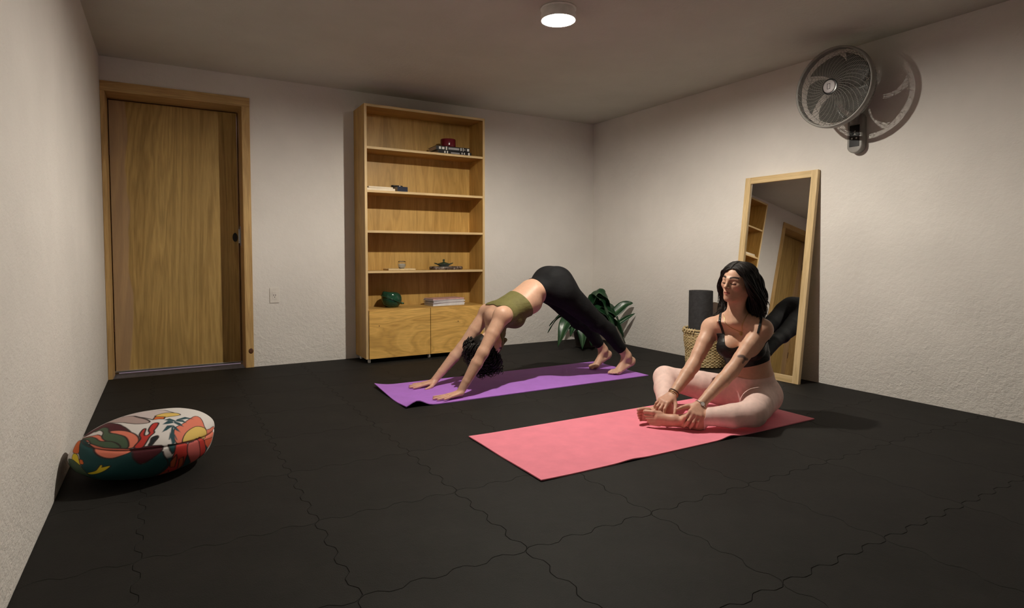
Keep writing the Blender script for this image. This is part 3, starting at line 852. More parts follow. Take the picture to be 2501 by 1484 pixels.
# ------------------------------------------------------------------ patterned floor cushion
CC, CR, CHH, CN, CT = (-3.882, -2.092, .1085), .25, .106, 2.4, .10
PRINT = [
    ('maroon', [(-0.661,0.528),(-0.61,0.584),(-0.506,0.665),(-0.358,0.732),(-0.349,0.698),(-0.25,0.57),(-0.153,0.394),(-0.105,0.208),(-0.131,0.247),(-0.199,0.305),(-0.246,0.308),(-0.314,0.465),(-0.371,0.455),(-0.422,0.438),(-0.502,0.426),(-0.623,0.473)]),
    ('salmon', [(-0.586,0.412),(-0.402,0.343),(-0.33,0.308),(-0.282,0.161),(-0.299,0.051),(-0.384,0.173)]),
    ('salmon', [(-0.246,0.308),(-0.199,0.305),(-0.131,0.247),(-0.083,0.146),(-0.066,0.054),(-0.081,-0.023),(-0.113,-0.064),(-0.15,-0.044),(-0.143,0.068),(-0.156,0.157),(-0.199,0.223)]),
    ('green', [(-0.432,0.47),(-0.355,0.463),(-0.312,0.485),(-0.258,0.411),(-0.246,0.293),(-0.203,0.242),(-0.147,0.154),(-0.131,0.047),(-0.142,-0.046),(-0.191,-0.017),(-0.195,0.05),(-0.231,0.113),(-0.282,0.161),(-0.308,0.241),(-0.297,0.334),(-0.334,0.419),(-0.378,0.421)]),
    ('green', [(-0.58,0.398),(-0.429,0.335),(-0.358,0.261),(-0.321,0.176),(-0.235,0.12),(-0.198,0.051),(-0.191,-0.017),(-0.299,0.051),(-0.391,0.158),(-0.438,0.27)]),
    ('teal', [(-0.635,0.39),(-0.484,0.303),(-0.402,0.122),(-0.368,-0.019),(-0.321,-0.115),(-0.257,-0.162),(-0.185,-0.144),(-0.124,-0.116),(-0.124,-0.231),(-0.081,-0.389),(0.004,-0.322),(0.067,-0.24),(0.086,-0.325),(0.128,-0.471),(0.127,-0.572),(0.08,-0.722),(0.015,-0.92),(-0.107,-0.937),(-0.368,-0.902),(-0.626,-0.754),(-0.618,-0.476),(-0.561,-0.212),(-0.544,0.024)]),
    ('salmon', [(-0.415,0.192),(-0.299,0.051),(-0.12,-0.081),(-0.125,-0.121),(-0.185,-0.144),(-0.26,-0.152),(-0.318,-0.106),(-0.362,-0.016),(-0.386,0.087)]),
    ('maroon', [(-0.119,-0.077),(0.062,-0.14),(0.063,-0.24),(0.004,-0.312),(-0.081,-0.379),(-0.121,-0.246),(-0.12,-0.149)]),
    ('orange', [(-0.718,0.418),(-0.618,0.386),(-0.55,0.209),(-0.555,0.073),(-0.673,0.141),(-0.694,0.289)]),
    ('yellow', [(-0.705,-0.007),(-0.659,0.103),(-0.576,0.053),(-0.559,-0.066),(-0.571,-0.189),(-0.625,-0.092)]),
    ('orange', [(-0.55,-0.039),(-0.505,-0.069),(-0.501,-0.137),(-0.526,-0.17),(-0.564,-0.141)]),
    ('green', [(-0.879,0.003),(-0.71,-0.003),(-0.615,-0.111),(-0.572,-0.208),(-0.581,-0.334),(-0.608,-0.542),(-0.661,-0.72),(-0.738,-0.666),(-0.855,-0.488),(-0.918,-0.268)]),
    ('yellow', [(-0.574,-0.449),(-0.449,-0.377),(-0.389,-0.287),(-0.36,-0.234),(-0.346,-0.264),(-0.358,-0.294),(-0.298,-0.285),(-0.298,-0.316),(-0.373,-0.408),(-0.5,-0.501),(-0.584,-0.51)]),
    ('teal', [(0.11,-0.159),(0.167,-0.184),(0.166,-0.294),(0.151,-0.34),(0.124,-0.255)]),
    ('red', [(0.178,-0.197),(0.282,-0.242),(0.299,-0.369),(0.307,-0.552),(0.329,-0.818),(0.252,-0.903),(0.174,-0.932),(0.051,-0.936),(0.052,-0.896),(0.139,-0.632),(0.163,-0.364)]),
    ('brick', [(0.161,-0.632),(0.15,-0.492),(0.189,-0.367),(0.206,-0.45),(0.217,-0.682)]),
    ('brick', [(0.272,-0.809),(0.23,-0.481),(0.266,-0.456),(0.298,-0.596),(0.318,-0.818)]),
    ('brick', [(0.062,-0.912),(0.102,-0.75),(0.162,-0.736),(0.176,-0.875),(0.094,-0.937)]),
    ('salmon', [(0.176,-0.183),(0.152,-0.067),(0.171,0.076),(0.24,0.128),(0.361,0.242),(0.439,0.2),(0.517,-0.087),(0.754,-0.039),(0.771,-0.282),(0.546,-0.293),(0.337,-0.235),(0.227,-0.212)]),
    ('yellowp', [(0.222,-0.184),(0.25,-0.057),(0.326,0.016),(0.397,0.018),(0.5,-0.065),(0.531,-0.223),(0.349,-0.221),(0.28,-0.207)]),
    ('coral', [(0.501,-0.263),(0.775,-0.272),(0.768,-0.368),(0.681,-0.502),(0.554,-0.367)]),
    ('rose', [(0.279,-0.252),(0.342,-0.234),(0.396,-0.219),(0.551,-0.592),(0.524,-0.769),(0.428,-0.839),(0.443,-0.759),(0.309,-0.446)]),
    ('red', [(0.396,-0.219),(0.466,-0.227),(0.554,-0.367),(0.665,-0.597),(0.595,-0.688),(0.568,-0.658)]),
    ('red', [(-0.106,-0.065),(-0.058,0.036),(-0.059,0.116),(-0.029,0.194),(-0.015,0.184),(-0.031,0.095),(-0.016,0.073),(0.002,0.099),(-0.001,0.157),(0.035,0.254),(0.07,0.237),(0.051,0.164),(0.031,0.122),(0.03,0.082),(-0.001,0.038),(-0.027,-0.036),(-0.057,-0.101)]),
    ('black', [(-0.017,-0.089),(-0.005,-0.05),(0.009,0.016),(0.043,0.026),(0.049,-0.009),(0.022,-0.063),(0.003,-0.102)]),
    ('mauve', [(-0.35,0.733),(-0.31,0.746),(-0.186,0.761),(-0.13,0.741),(-0.039,0.528),(0.019,0.334),(-0.0,0.294),(-0.064,0.349),(-0.121,0.429),(-0.233,0.561),(-0.329,0.694)]),
    ('lilac', [(-0.177,0.759),(-0.016,0.75),(0.135,0.616),(0.184,0.48),(0.215,0.381),(0.072,0.397),(0.041,0.342),(-0.053,0.574)]),
    ('yellowp', [(0.06,0.432),(0.138,0.46),(0.231,0.396),(0.246,0.33),(0.149,0.335),(0.096,0.353)]),
    ('orange', [(0.061,0.409),(0.123,0.352),(0.112,0.301),(0.082,0.325),(0.041,0.342)]),
    ('tealn', [(0.138,-0.174),(0.125,-0.049),(0.149,0.116),(0.16,0.111),(0.16,-0.167)]),
    ('tealn', [(0.157,0.138),(0.12,0.151),(0.077,0.056),(0.111,0.07),(0.153,0.113)]),
    ('tealn', [(0.167,0.212),(0.134,0.248),(0.091,0.19),(0.132,0.178),(0.17,0.178)]),
    ('tealn', [(0.188,0.217),(0.15,0.294),(0.108,0.278),(0.15,0.23),(0.185,0.194)]),
    ('tealn', [(0.16,0.139),(0.182,0.084),(0.209,-0.017),(0.177,0.031),(0.153,0.113)]),
    ('tealn', [(0.178,0.207),(0.217,0.153),(0.241,0.067),(0.198,0.119),(0.17,0.178)]),
    ('tealn', [(0.191,0.224),(0.249,0.203),(0.276,0.125),(0.235,0.167),(0.187,0.201)]),
    ('tealn', [(0.197,0.239),(0.276,0.266),(0.352,0.186),(0.283,0.215),(0.197,0.211)]),
    ('tealn', [(0.163,-0.023),(0.181,-0.135),(0.169,-0.114),(0.153,-0.03)]),
    ('tealn', [(0.131,0.024),(0.114,-0.082),(0.123,-0.09),(0.137,-0.01)]),
]

PCOL = dict(white=(.70, .66, .64), maroon=(.075, .012, .018), salmon=(.72, .20, .13), green=(.065, .105, .062), teal=(.010, .058, .062), orange=(.66, .14, .03),
            yellow=(.72, .55, .03), yellowp=(.72, .50, .13), red=(.50, .042, .032), brick=(.42, .085, .035), coral=(.66, .12, .06), rose=(.55, .12, .11), black=(.012, .016, .018),
            mauve=(.42, .31, .29), lilac=(.58, .50, .50), tealn=(.022, .070, .085))
NU, NV = 600, 270
A_ = np.arange(NU) * 2 * np.pi / NU
E_l = np.linspace(-np.pi / 2 + .012, np.pi / 2 - .012, NV)
AA, EE = np.meshgrid(A_, E_l)
S3 = np.stack([np.cos(EE) * np.cos(AA), np.cos(EE) * np.sin(AA), np.sin(EE)], -1).reshape(-1, 3)
ce, se = np.cos(EE), np.sin(EE)
lump = 1 + .010 * np.sin(3 * AA + 1.0) * ce + .008 * np.sin(5 * AA + 4 * EE) + .005 * np.sin(11 * AA + 2) * np.sin(6 * EE)
seam_e = .33 + .33 * np.cos(AA - 3.2)
crease = 1 - .022 * np.exp(-((EE - seam_e) / .035) ** 2)
rr = ce ** np.where(EE < 0, 2 / 3.4, 2 / CN) * lump * crease; zz_ = np.sign(se) * np.abs(se) * (1 + .02 * np.sin(4 * AA) * ce)
X_ = CR * rr * np.cos(AA); Y_ = CR * rr * np.sin(AA); Z_ = CHH * zz_
Z_ = Z_ + CT * X_ * np.clip((EE + .6) / .8, 0, 1)
Z_ = np.maximum(Z_, -CC[2] + .0012)
V_ = np.stack([X_, Y_, Z_], -1).reshape(-1, 3)
F_ = []
for j in range(NV - 1):
    for i in range(NU):
        k = (i + 1) % NU; F_.append((j * NU + i, j * NU + k, (j + 1) * NU + k, (j + 1) * NU + i))
F_.append(tuple(reversed(range(NU)))); F_.append(tuple(range((NV - 1) * NU, NV * NU)))
Dd = np.array([.1, -.80, .59]); Dd /= np.linalg.norm(Dd)
Xd = np.cross([0, 0, 1.], Dd); Xd /= np.linalg.norm(Xd); Yd = np.cross(Dd, Xd)
dt = S3 @ Dd; back = dt < -.12
kk = 1 / (1 + np.where(back, -dt, dt) + 1e-6)
U2_, V2_ = (S3 @ Xd) * kk, (S3 @ Yd) * kk
U2_ = np.where(back, -U2_, U2_)
colr = np.tile(np.array(PCOL['white']), (len(S3), 1))
_low = np.clip((-.05 - EE.reshape(-1)) / .10, 0, 1)[:, None] * (np.cos(AA.reshape(-1) - 4.2) > -.1)[:, None]
colr = colr * (1 - _low) + np.array(PCOL['teal']) * _low
def inpoly(pl, x, y):
    ins = np.zeros(len(x), bool); dist = np.full(len(x), 9.0); n = len(pl)
    for i in range(n):
        (xa, ya), (xb, yb) = pl[i], pl[(i + 1) % n]
        if ya != yb:
            c = ((ya > y) != (yb > y)) & (x < (xb - xa) * (y - ya) / (yb - ya) + xa); ins ^= c
        L2 = (xb - xa) ** 2 + (yb - ya) ** 2 + 1e-12
        t_ = np.clip(((x - xa) * (xb - xa) + (y - ya) * (yb - ya)) / L2, 0, 1)
        dist = np.minimum(dist, np.hypot(x - xa - t_ * (xb - xa), y - ya - t_ * (yb - ya)))
    return ins, dist
def smooth_poly(pl):
    if len(pl) < 6: return pl
    P = [Vector((*p, 0)) for p in pl]; n = len(P); out = []
    for i in range(n):
        a, b, c, d = P[i - 1], P[i], P[(i + 1) % n], P[(i + 2) % n]
        for t_ in (0, .33, .66):
            q = .5 * ((2 * b) + (c - a) * t_ + (2 * a - 5 * b + 4 * c - d) * t_ * t_ + (3 * b - a - 3 * c + d) * t_ ** 3); out.append((q.x, q.y))
    return out
for nm, pl_ in PRINT:
    ins, dist = inpoly(smooth_poly(pl_), U2_, V2_)
    al = np.clip(.5 + np.where(ins, dist, -dist) / .008, 0, 1)[:, None]
    colr = colr * (1 - al) + np.array(PCOL[nm]) * al
    if nm not in ('tealn',):
        al = np.clip((.0085 - dist) / .006, 0, 1)[:, None]; colr = colr * (1 - al) + np.array((.03, .018, .018)) * al
me = bpy.data.meshes.new('floor_cushion'); me.from_pydata(V_.tolist(), [], F_); me.validate()
at = me.color_attributes.new('print', 'FLOAT_COLOR', 'POINT')
at.data.foreach_set('color', np.concatenate([colr, np.ones((len(colr), 1))], 1).astype(np.float32).ravel())
for q in me.polygons: q.use_smooth = True
t = NT('printed_cotton'); an = t.n('ShaderNodeAttribute'); an.attribute_name = 'print'
t.color(an.outputs['Color']); t.set(Roughness=.75); t.b.inputs['Specular IOR Level'].default_value = .25
t.bump(t.noise(t.coord(), 300, 2), .15, .001)
cu = thing('floor_cushion', 'round floor cushion in bright printed cotton beside the left wall', 'cushion', (CC[0], CC[1], 0))
fc_ = link('cushion_cover', me, t.m, cu); fc_.location = (0, 0, CC[2])
M_seam = plain('seam_cord', (.10, .03, .03), .8)
m = MB(); pts = []
for i in range(120):
    a = 2 * math.pi * i / 120; e = .33 + .33 * math.cos(a - 3.2)
    lp = 1 + .010 * math.sin(3 * a + 1.0) * math.cos(e) + .008 * math.sin(5 * a + 4 * e)
    r = CR * math.cos(e) ** (2 / CN) * lp * .979
    x, y = r * math.cos(a), r * math.sin(a)
    pts.append((x, y, CHH * math.sin(e) + CT * x * min(1, max(0, (e + .6) / .8))))
m.tube(pts, .0012, 6, closed=True); so = m.build('seam', M_seam, fc_, smooth=True)
# ------------------------------------------------------------------ people: implicit bodies meshed as one surface
V3 = lambda *a: np.array(a, float)
def nrm3(v):
    v = np.asarray(v, float); return v / (np.linalg.norm(v) + 1e-12)

class Fig:
    def __init__(self, lo, hi, h):
        self.o = np.array(lo, float); self.h = h
        self.n = np.ceil((np.array(hi) - self.o) / h).astype(int) + 1
        self.D = np.full(self.n, .2, np.float32)
        self.ax = [(self.o[i] + h * np.arange(self.n[i])).astype(np.float32) for i in range(3)]
        self.prims = {}
    def region(self, lo, hi):
        a = np.maximum(0, np.floor((lo - self.o) / self.h).astype(int))
        b = np.minimum(self.n, np.ceil((hi - self.o) / self.h).astype(int) + 1)
        if (b <= a).any(): return None
        sl = tuple(slice(a[i], b[i]) for i in range(3))
        X = self.ax[0][sl[0]][:, None, None]; Y = self.ax[1][sl[1]][None, :, None]; Z = self.ax[2][sl[2]][None, None, :]
        return sl, X, Y, Z
    def merge(self, sl, d, k, sub=False):
        A = self.D[sl]
        if sub:
            d = -d; h = np.maximum(k - np.abs(A - d), 0) / k
            self.D[sl] = np.maximum(A, d) + h * h * k * .25
        else:
            h = np.maximum(k - np.abs(A - d), 0) / k
            self.D[sl] = np.minimum(A, d) - h * h * k * .25
    def rc(self, a, b, ra, rb, k=.02, sq=None, tag=None, sub=False):
        a = np.asarray(a, float); b = np.asarray(b, float)
        if tag: self.prims.setdefault(tag, []).append((a, b, ra, rb, sq))
        m = max(ra, rb) * (max(1, sq[1]) if sq else 1) + k + .012
        g = self.region(np.minimum(a, b) - m, np.maximum(a, b) + m)
        if g is None: return
        sl, X, Y, Z = g
        self.merge(sl, rcd(X, Y, Z, a, b, ra, rb, sq), k, sub)
    def chain(self, pts, rad, k=.02, sq=None, tag=None):
        pts = [np.asarray(p, float) for p in pts]
        m = max(rad) * (max(1, sq[1]) if sq else 1) + k + .012
        g = self.region(np.min(pts, 0) - m, np.max(pts, 0) + m)
        sl, X, Y, Z = g
        d = None
        for i in range(len(pts) - 1):
            if tag: self.prims.setdefault(tag, []).append((pts[i], pts[i + 1], rad[i], rad[i + 1], sq))
            q = rcd(X, Y, Z, pts[i], pts[i + 1], rad[i], rad[i + 1], sq)
            if d is None: d = q
            else:
                h = np.maximum(.006 - np.abs(d - q), 0) / .006; d = np.minimum(d, q) - h * h * .0015
        self.merge(sl, d, k)
    def ell(self, c, r, axes=None, k=.02, sub=False):
        c = np.asarray(c, float); r = np.asarray(r, float)
        R = np.eye(3) if axes is None else np.array([nrm3(x) for x in axes])
        ext = np.sqrt(((R * r[:, None]) ** 2).sum(0)) + k + .012
        g = self.region(c - ext, c + ext)
        if g is None: return
        sl, X, Y, Z = g
        X = X - np.float32(c[0]); Y = Y - np.float32(c[1]); Z = Z - np.float32(c[2])
        k0 = 0; k1 = 0
        for i in range(3):
            q = (X * R[i, 0] + Y * R[i, 1] + Z * R[i, 2]) / r[i]
            k0 = k0 + q * q; k1 = k1 + (q / r[i]) ** 2
        k0 = np.sqrt(k0); d = (k0 * (k0 - 1) / (np.sqrt(k1) + 1e-9)).astype(np.float32)
        d = np.maximum(d, -r.min()).astype(np.float32)
        self.merge(sl, d, k, sub)
    def dist(self, tag, P):
        d = np.full(len(P), 9.0)
        for (a, b, ra, rb, sq) in self.prims[tag]:
            d = np.minimum(d, rcd(P[:, 0], P[:, 1], P[:, 2], a, b, ra, rb, sq))
        return d
    def mesh(self, smooth=2):
        D = self.D; S = D < 0
        c = np.zeros(np.array(D.shape) - 1, np.uint8)
        for i in (0, 1):
            for j in (0, 1):
                for k in (0, 1):
                    c += S[i:S.shape[0] - 1 + i, j:S.shape[1] - 1 + j, k:S.shape[2] - 1 + k]
        idx = np.argwhere((c > 0) & (c < 8)); del c
        cor = np.array([(i, j, k) for i in (0, 1) for j in (0, 1) for k in (0, 1)])
        vals = np.stack([D[idx[:, 0] + q[0], idx[:, 1] + q[1], idx[:, 2] + q[2]] for q in cor], 1)
        pos = np.zeros((len(idx), 3)); cnt = np.zeros(len(idx))
        for i in range(8):
            for j in range(i + 1, 8):
                if np.abs(cor[i] - cor[j]).sum() != 1: continue
                m = (vals[:, i] < 0) != (vals[:, j] < 0)
                t = np.where(m, vals[:, i] / np.where(m, vals[:, i] - vals[:, j], 1), 0)
                pos += np.where(m[:, None], cor[i] + t[:, None] * (cor[j] - cor[i]), 0); cnt += m
        V = self.o + (idx + pos / cnt[:, None]) * self.h
        M = np.full(np.array(D.shape) - 1, -1, np.int32)
        M[idx[:, 0], idx[:, 1], idx[:, 2]] = np.arange(len(idx))
        Q = []
        for ax in range(3):
            s0 = [slice(None)] * 3; s1 = [slice(None)] * 3
            s0[ax] = slice(0, -1); s1[ax] = slice(1, None)
            e = np.argwhere(S[tuple(s0)] != S[tuple(s1)])
            b, c2 = [x for x in range(3) if x != ax]
            e = e[(e[:, b] > 0) & (e[:, c2] > 0) & (e[:, b] < D.shape[b] - 1) & (e[:, c2] < D.shape[c2] - 1)]
            def g(db, dc):
                q = e.copy(); q[:, b] += db; q[:, c2] += dc; return M[q[:, 0], q[:, 1], q[:, 2]]
            q = np.stack([g(-1, -1), g(0, -1), g(0, 0), g(-1, 0)], 1)
            ins = S[e[:, 0], e[:, 1], e[:, 2]]
            flip = ins if ax != 1 else ~ins
            q[~flip] = q[~flip][:, ::-1]; Q.append(q)
        Q = np.concatenate(Q); Q = Q[(Q >= 0).all(1)]
        for _ in range(smooth):
            V = lap(V, Q, .5)
        return V, Q

def rcd(X, Y, Z, a, b, ra, rb, sq):
    ba = (b - a)
    x = X - np.float32(a[0]); y = Y - np.float32(a[1]); z = Z - np.float32(a[2])
    sc = 1.0
    if sq is not None:
        d, s = nrm3(sq[0]), sq[1]
        f = 1 / s - 1
        c = (x * d[0] + y * d[1] + z * d[2]) * f
        x = x + c * d[0]; y = y + c * d[1]; z = z + c * d[2]
        ba = ba + d * ((ba @ d) * f); sc = min(1.0, s)
    l2 = ba @ ba + 1e-12
    t = np.clip((x * ba[0] + y * ba[1] + z * ba[2]) / l2, 0, 1)
    q = np.sqrt((x - ba[0] * t) ** 2 + (y - ba[1] * t) ** 2 + (z - ba[2] * t) ** 2)
    r = (q - (ra + (rb - ra) * t)) * sc
    return r.astype(np.float32)

def lap(V, Q, lam, W=None):
    n = len(V)
    a = np.concatenate([Q[:, 0], Q[:, 1], Q[:, 2], Q[:, 3]]); b = np.concatenate([Q[:, 1], Q[:, 2], Q[:, 3], Q[:, 0]])
    aa = np.concatenate([a, b]); bb = np.concatenate([b, a])
    cnt = np.bincount(aa, minlength=n)
    out = np.stack([np.bincount(aa, weights=V[bb, i], minlength=n) for i in range(3)], 1) / np.maximum(cnt, 1)[:, None]
    l = lam if W is None else (lam * W)[:, None]
    return V + (out - V) * l

def vnormals(V, F):
    fn = np.cross(V[F[:, 1]] - V[F[:, 0]], V[F[:, 2]] - V[F[:, 0]])
    N = np.zeros_like(V)
    for k in range(F.shape[1]):
        for i in range(3): N[:, i] += np.bincount(F[:, k], weights=fn[:, i], minlength=len(V))
    return N / (np.linalg.norm(N, axis=1)[:, None] + 1e-12)

def np_mesh(name, V, F, mat, parent, L, colors=None, cname='tint'):
    me = bpy.data.meshes.new(name)
    V = V - np.array(L)
    F = np.asarray(F)
    me.vertices.add(len(V)); me.vertices.foreach_set('co', V.astype(np.float32).ravel())
    k = F.shape[1]
    me.loops.add(F.size); me.loops.foreach_set('vertex_index', F.astype(np.int32).ravel())
    me.polygons.add(len(F)); me.polygons.foreach_set('loop_start', np.arange(0, F.size, k, dtype=np.int32))
    me.update(calc_edges=True); me.validate()
    me.polygons.foreach_set('use_smooth', np.ones(len(me.polygons), bool))
    if colors is not None:
        at = me.color_attributes.new(cname, 'FLOAT_COLOR', 'POINT')
        at.data.foreach_set('color', np.concatenate([colors, np.ones((len(colors), 1))], 1).astype(np.float32).ravel())
    return link(name, me, mat, parent)

def clip_mesh(V, N, T, f):
    """part of the triangle mesh where f > 0, cut exactly along f = 0"""
    pos = f > 0
    s = pos[T].sum(1)
    keep = T[s == 3]
    T1, T2 = T[s == 1], T[s == 2]
    def roll(Tm, want):
        m = pos[Tm] == want
        k = m.argmax(1); i = np.arange(len(Tm))
        return Tm[i, k], Tm[i, (k + 1) % 3], Tm[i, (k + 2) % 3]
    a1, b1, c1 = roll(T1, True); a2, b2, c2 = roll(T2, False)
    E = np.concatenate([np.stack([a1, b1], 1), np.stack([a1, c1], 1), np.stack([a2, b2], 1), np.stack([a2, c2], 1)])
    Es = np.sort(E, 1); key, inv = np.unique(Es[:, 0].astype(np.int64) * len(V) + Es[:, 1], return_inverse=True)
    i0 = (key // len(V)).astype(int); i1 = (key % len(V)).astype(int)
    t = (f[i0] / (f[i0] - f[i1]))[:, None]
    nv = V[i0] + t * (V[i1] - V[i0]); nn = N[i0] + t * (N[i1] - N[i0])
    inv = inv.ravel() + len(V); n1, n2 = len(T1), len(T2)
    ab1, ac1, ab2, ac2 = inv[:n1], inv[n1:2 * n1], inv[2 * n1:2 * n1 + n2], inv[2 * n1 + n2:]
    tri = np.concatenate([keep, np.stack([a1, ab1, ac1], 1), np.stack([ab2, b2, c2], 1), np.stack([ab2, c2, ac2], 1)])
    VV = np.concatenate([V, nv]); NN = np.concatenate([N, nn])
    use, tri2 = np.unique(tri, return_inverse=True)
    tri2 = tri2.reshape(-1, 3)
    NN = NN[use]; NN /= np.linalg.norm(NN, axis=1)[:, None] + 1e-12
    ok = (tri2[:, 0] != tri2[:, 1]) & (tri2[:, 1] != tri2[:, 2]) & (tri2[:, 0] != tri2[:, 2])
    return VV[use], NN, tri2[ok]

def cloth(name, body, f, off, mat, parent, L, smooth=0, hem=True, colors=None):
    V, N, T = clip_mesh(*body, f)
    O = V + N * off
    O[:, 2] = np.maximum(O[:, 2], .0056)
    if smooth:
        Q4 = np.concatenate([T, T[:, :1]], 1)
        e = np.sort(np.concatenate([T[:, [0, 1]], T[:, [1, 2]], T[:, [2, 0]]]), 1)
        key, cn = np.unique(e[:, 0].astype(np.int64) * len(V) + e[:, 1], return_counts=True)
        bd = np.zeros(len(V), bool); kb = key[cn == 1]; bd[kb // len(V)] = 1; bd[kb % len(V)] = 1
        W = (~bd).astype(float)
        for _ in range(smooth): O = lap(O, Q4, .5, W)
    if hem:
        d = np.concatenate([T[:, [0, 1]], T[:, [1, 2]], T[:, [2, 0]]])
        e = np.sort(d, 1); key = e[:, 0].astype(np.int64) * len(V) + e[:, 1]
        _, ix, cn = np.unique(key, return_index=True, return_counts=True)
        be = d[ix[cn == 1]]
        bv, inv = np.unique(be, return_inverse=True); inv = inv.reshape(-1, 2)
        inner = V[bv] - N[bv] * .003
        b0 = len(O)
        O = np.concatenate([O, inner])
        T = np.concatenate([T, np.stack([be[:, 1], be[:, 0], b0 + inv[:, 0]], 1), np.stack([be[:, 1], b0 + inv[:, 0], b0 + inv[:, 1]], 1)])
    return np_mesh(name, O, T, mat, parent, L)

def rot(v, axis, ang):
    v = np.asarray(v, float); a = nrm3(axis)
    return v * math.cos(ang) + np.cross(a, v) * math.sin(ang) + a * (a @ v) * (1 - math.cos(ang))

def hand(F, W, fwd, back, thumb, curls, tdirs, sc=1.0, spread=.12, tag='hand'):
    """W wrist, fwd to the knuckles, back = normal of the back of the hand, thumb = side of the thumb
       curls: 4 x (a1, a2, a3) bends towards the palm; tdirs: three directions (fwd, thumb, back) of the thumb bones"""
    fwd = nrm3(fwd); back = nrm3(back - fwd * (np.asarray(back) @ fwd)); s = np.cross(fwd, back); s = nrm3(s if s @ thumb > 0 else -s)
    offs = [.027, .009, -.009, -.026]; lens = [.080, .084, .079, .071]
    segs = [(.040, .024, .020), (.044, .028, .021), (.041, .026, .020), (.031, .019, .018)]
    bend_ax = np.cross(fwd, -back)      # rotating fwd about it by +a goes towards the palm
    tips = []
    for i in range(4):
        kn = W + fwd * lens[i] * sc + s * offs[i] * sc
        F.rc(W + s * offs[i] * .55 * sc + fwd * .006, kn, .0145 * sc, .0102 * sc, .012, (back, .92), tag)
        d = rot(fwd, back, 0); lat = (1.5 - i) / 1.5 * spread
        d = nrm3(fwd + s * lat); p = kn; r = [.0092, .0082, .0076, .0066]
        if i == 3: r = [x * .88 for x in r]
        for j in range(3):
            d = rot(d, bend_ax, curls[i][j]); q = p + d * segs[i][j] * sc
            F.rc(p, q, r[j] * sc, r[j + 1] * sc, .0035 if j else .006, None, tag); p = q
        tips.append(p)
    p = W + fwd * .016 * sc + s * .016 * sc - back * .004
    for j, (ln, ra, rb) in enumerate([(.044, .0165, .0120), (.032, .0110, .0092), (.026, .0092, .0072)]):
        t = tdirs[j]; d = nrm3(fwd * t[0] + s * t[1] + back * t[2]); q = p + d * ln * sc
        F.rc(p, q, ra * sc, rb * sc, .010 if j == 0 else .004, None, tag); p = q
    return tips

def foot(F, ankle, heel, ball, toe, up, inner, sc=1.0, tag='foot', shank=None):
    """bare foot: heel -> ball -> toes, up = normal of the instep, inner = side of the big toe"""
    ax = nrm3(ball - heel); up = nrm3(up - ax * (up @ ax)); s = np.cross(ax, up); s = nrm3(s if s @ inner > 0 else -s)
    F.ell(heel + up * .004 * sc, (.034 * sc, .027 * sc, .028 * sc), (ax, s, up), .015)
    F.rc(heel + ax * .01, ball + s * .014 * sc, .022 * sc, .0165 * sc, .018, None, tag)
    F.rc(heel + ax * .01 - s * .006, ball - s * .020 * sc - up * .004, .021 * sc, .0135 * sc, .018, None, tag)
    F.rc(ankle, ball * .62 + heel * .38 + up * .020 * sc + s * .004, .031 * sc, .020 * sc, .022, None, tag)
    F.rc(ball * .62 + heel * .38 + up * .018 * sc + s * .004, ball + up * .004, .020 * sc, .0155 * sc, .018, (s, 1.25), tag)
    F.rc(ankle, heel + up * .012, .030 * sc, .025 * sc, .02, None, tag)
    for q in (1, -1): F.ell(ankle + s * .030 * q * sc - up * .004, (.012, .009, .012), (ax, s, up), .010)
    td = nrm3(toe - ball); L = np.linalg.norm(toe - ball)
    for i, (o, l, r) in enumerate([(.030, 1.0, .0118), (.010, .98, .0080), (-.005, .88, .0076), (-.019, .76, .0072), (-.032, .60, .0070)]):
        b = ball + s * o * sc - ax * .012 + up * .001
        m = b + (td * .55 + up * .10) * L * l; e = b + td * (L + .008) * l - up * .002
        F.rc(b, m, r * 1.1 * sc, r * sc, .007, None, tag); F.rc(m, e, r * sc, r * .95 * sc, .003, None, tag)
    return s, up, ax

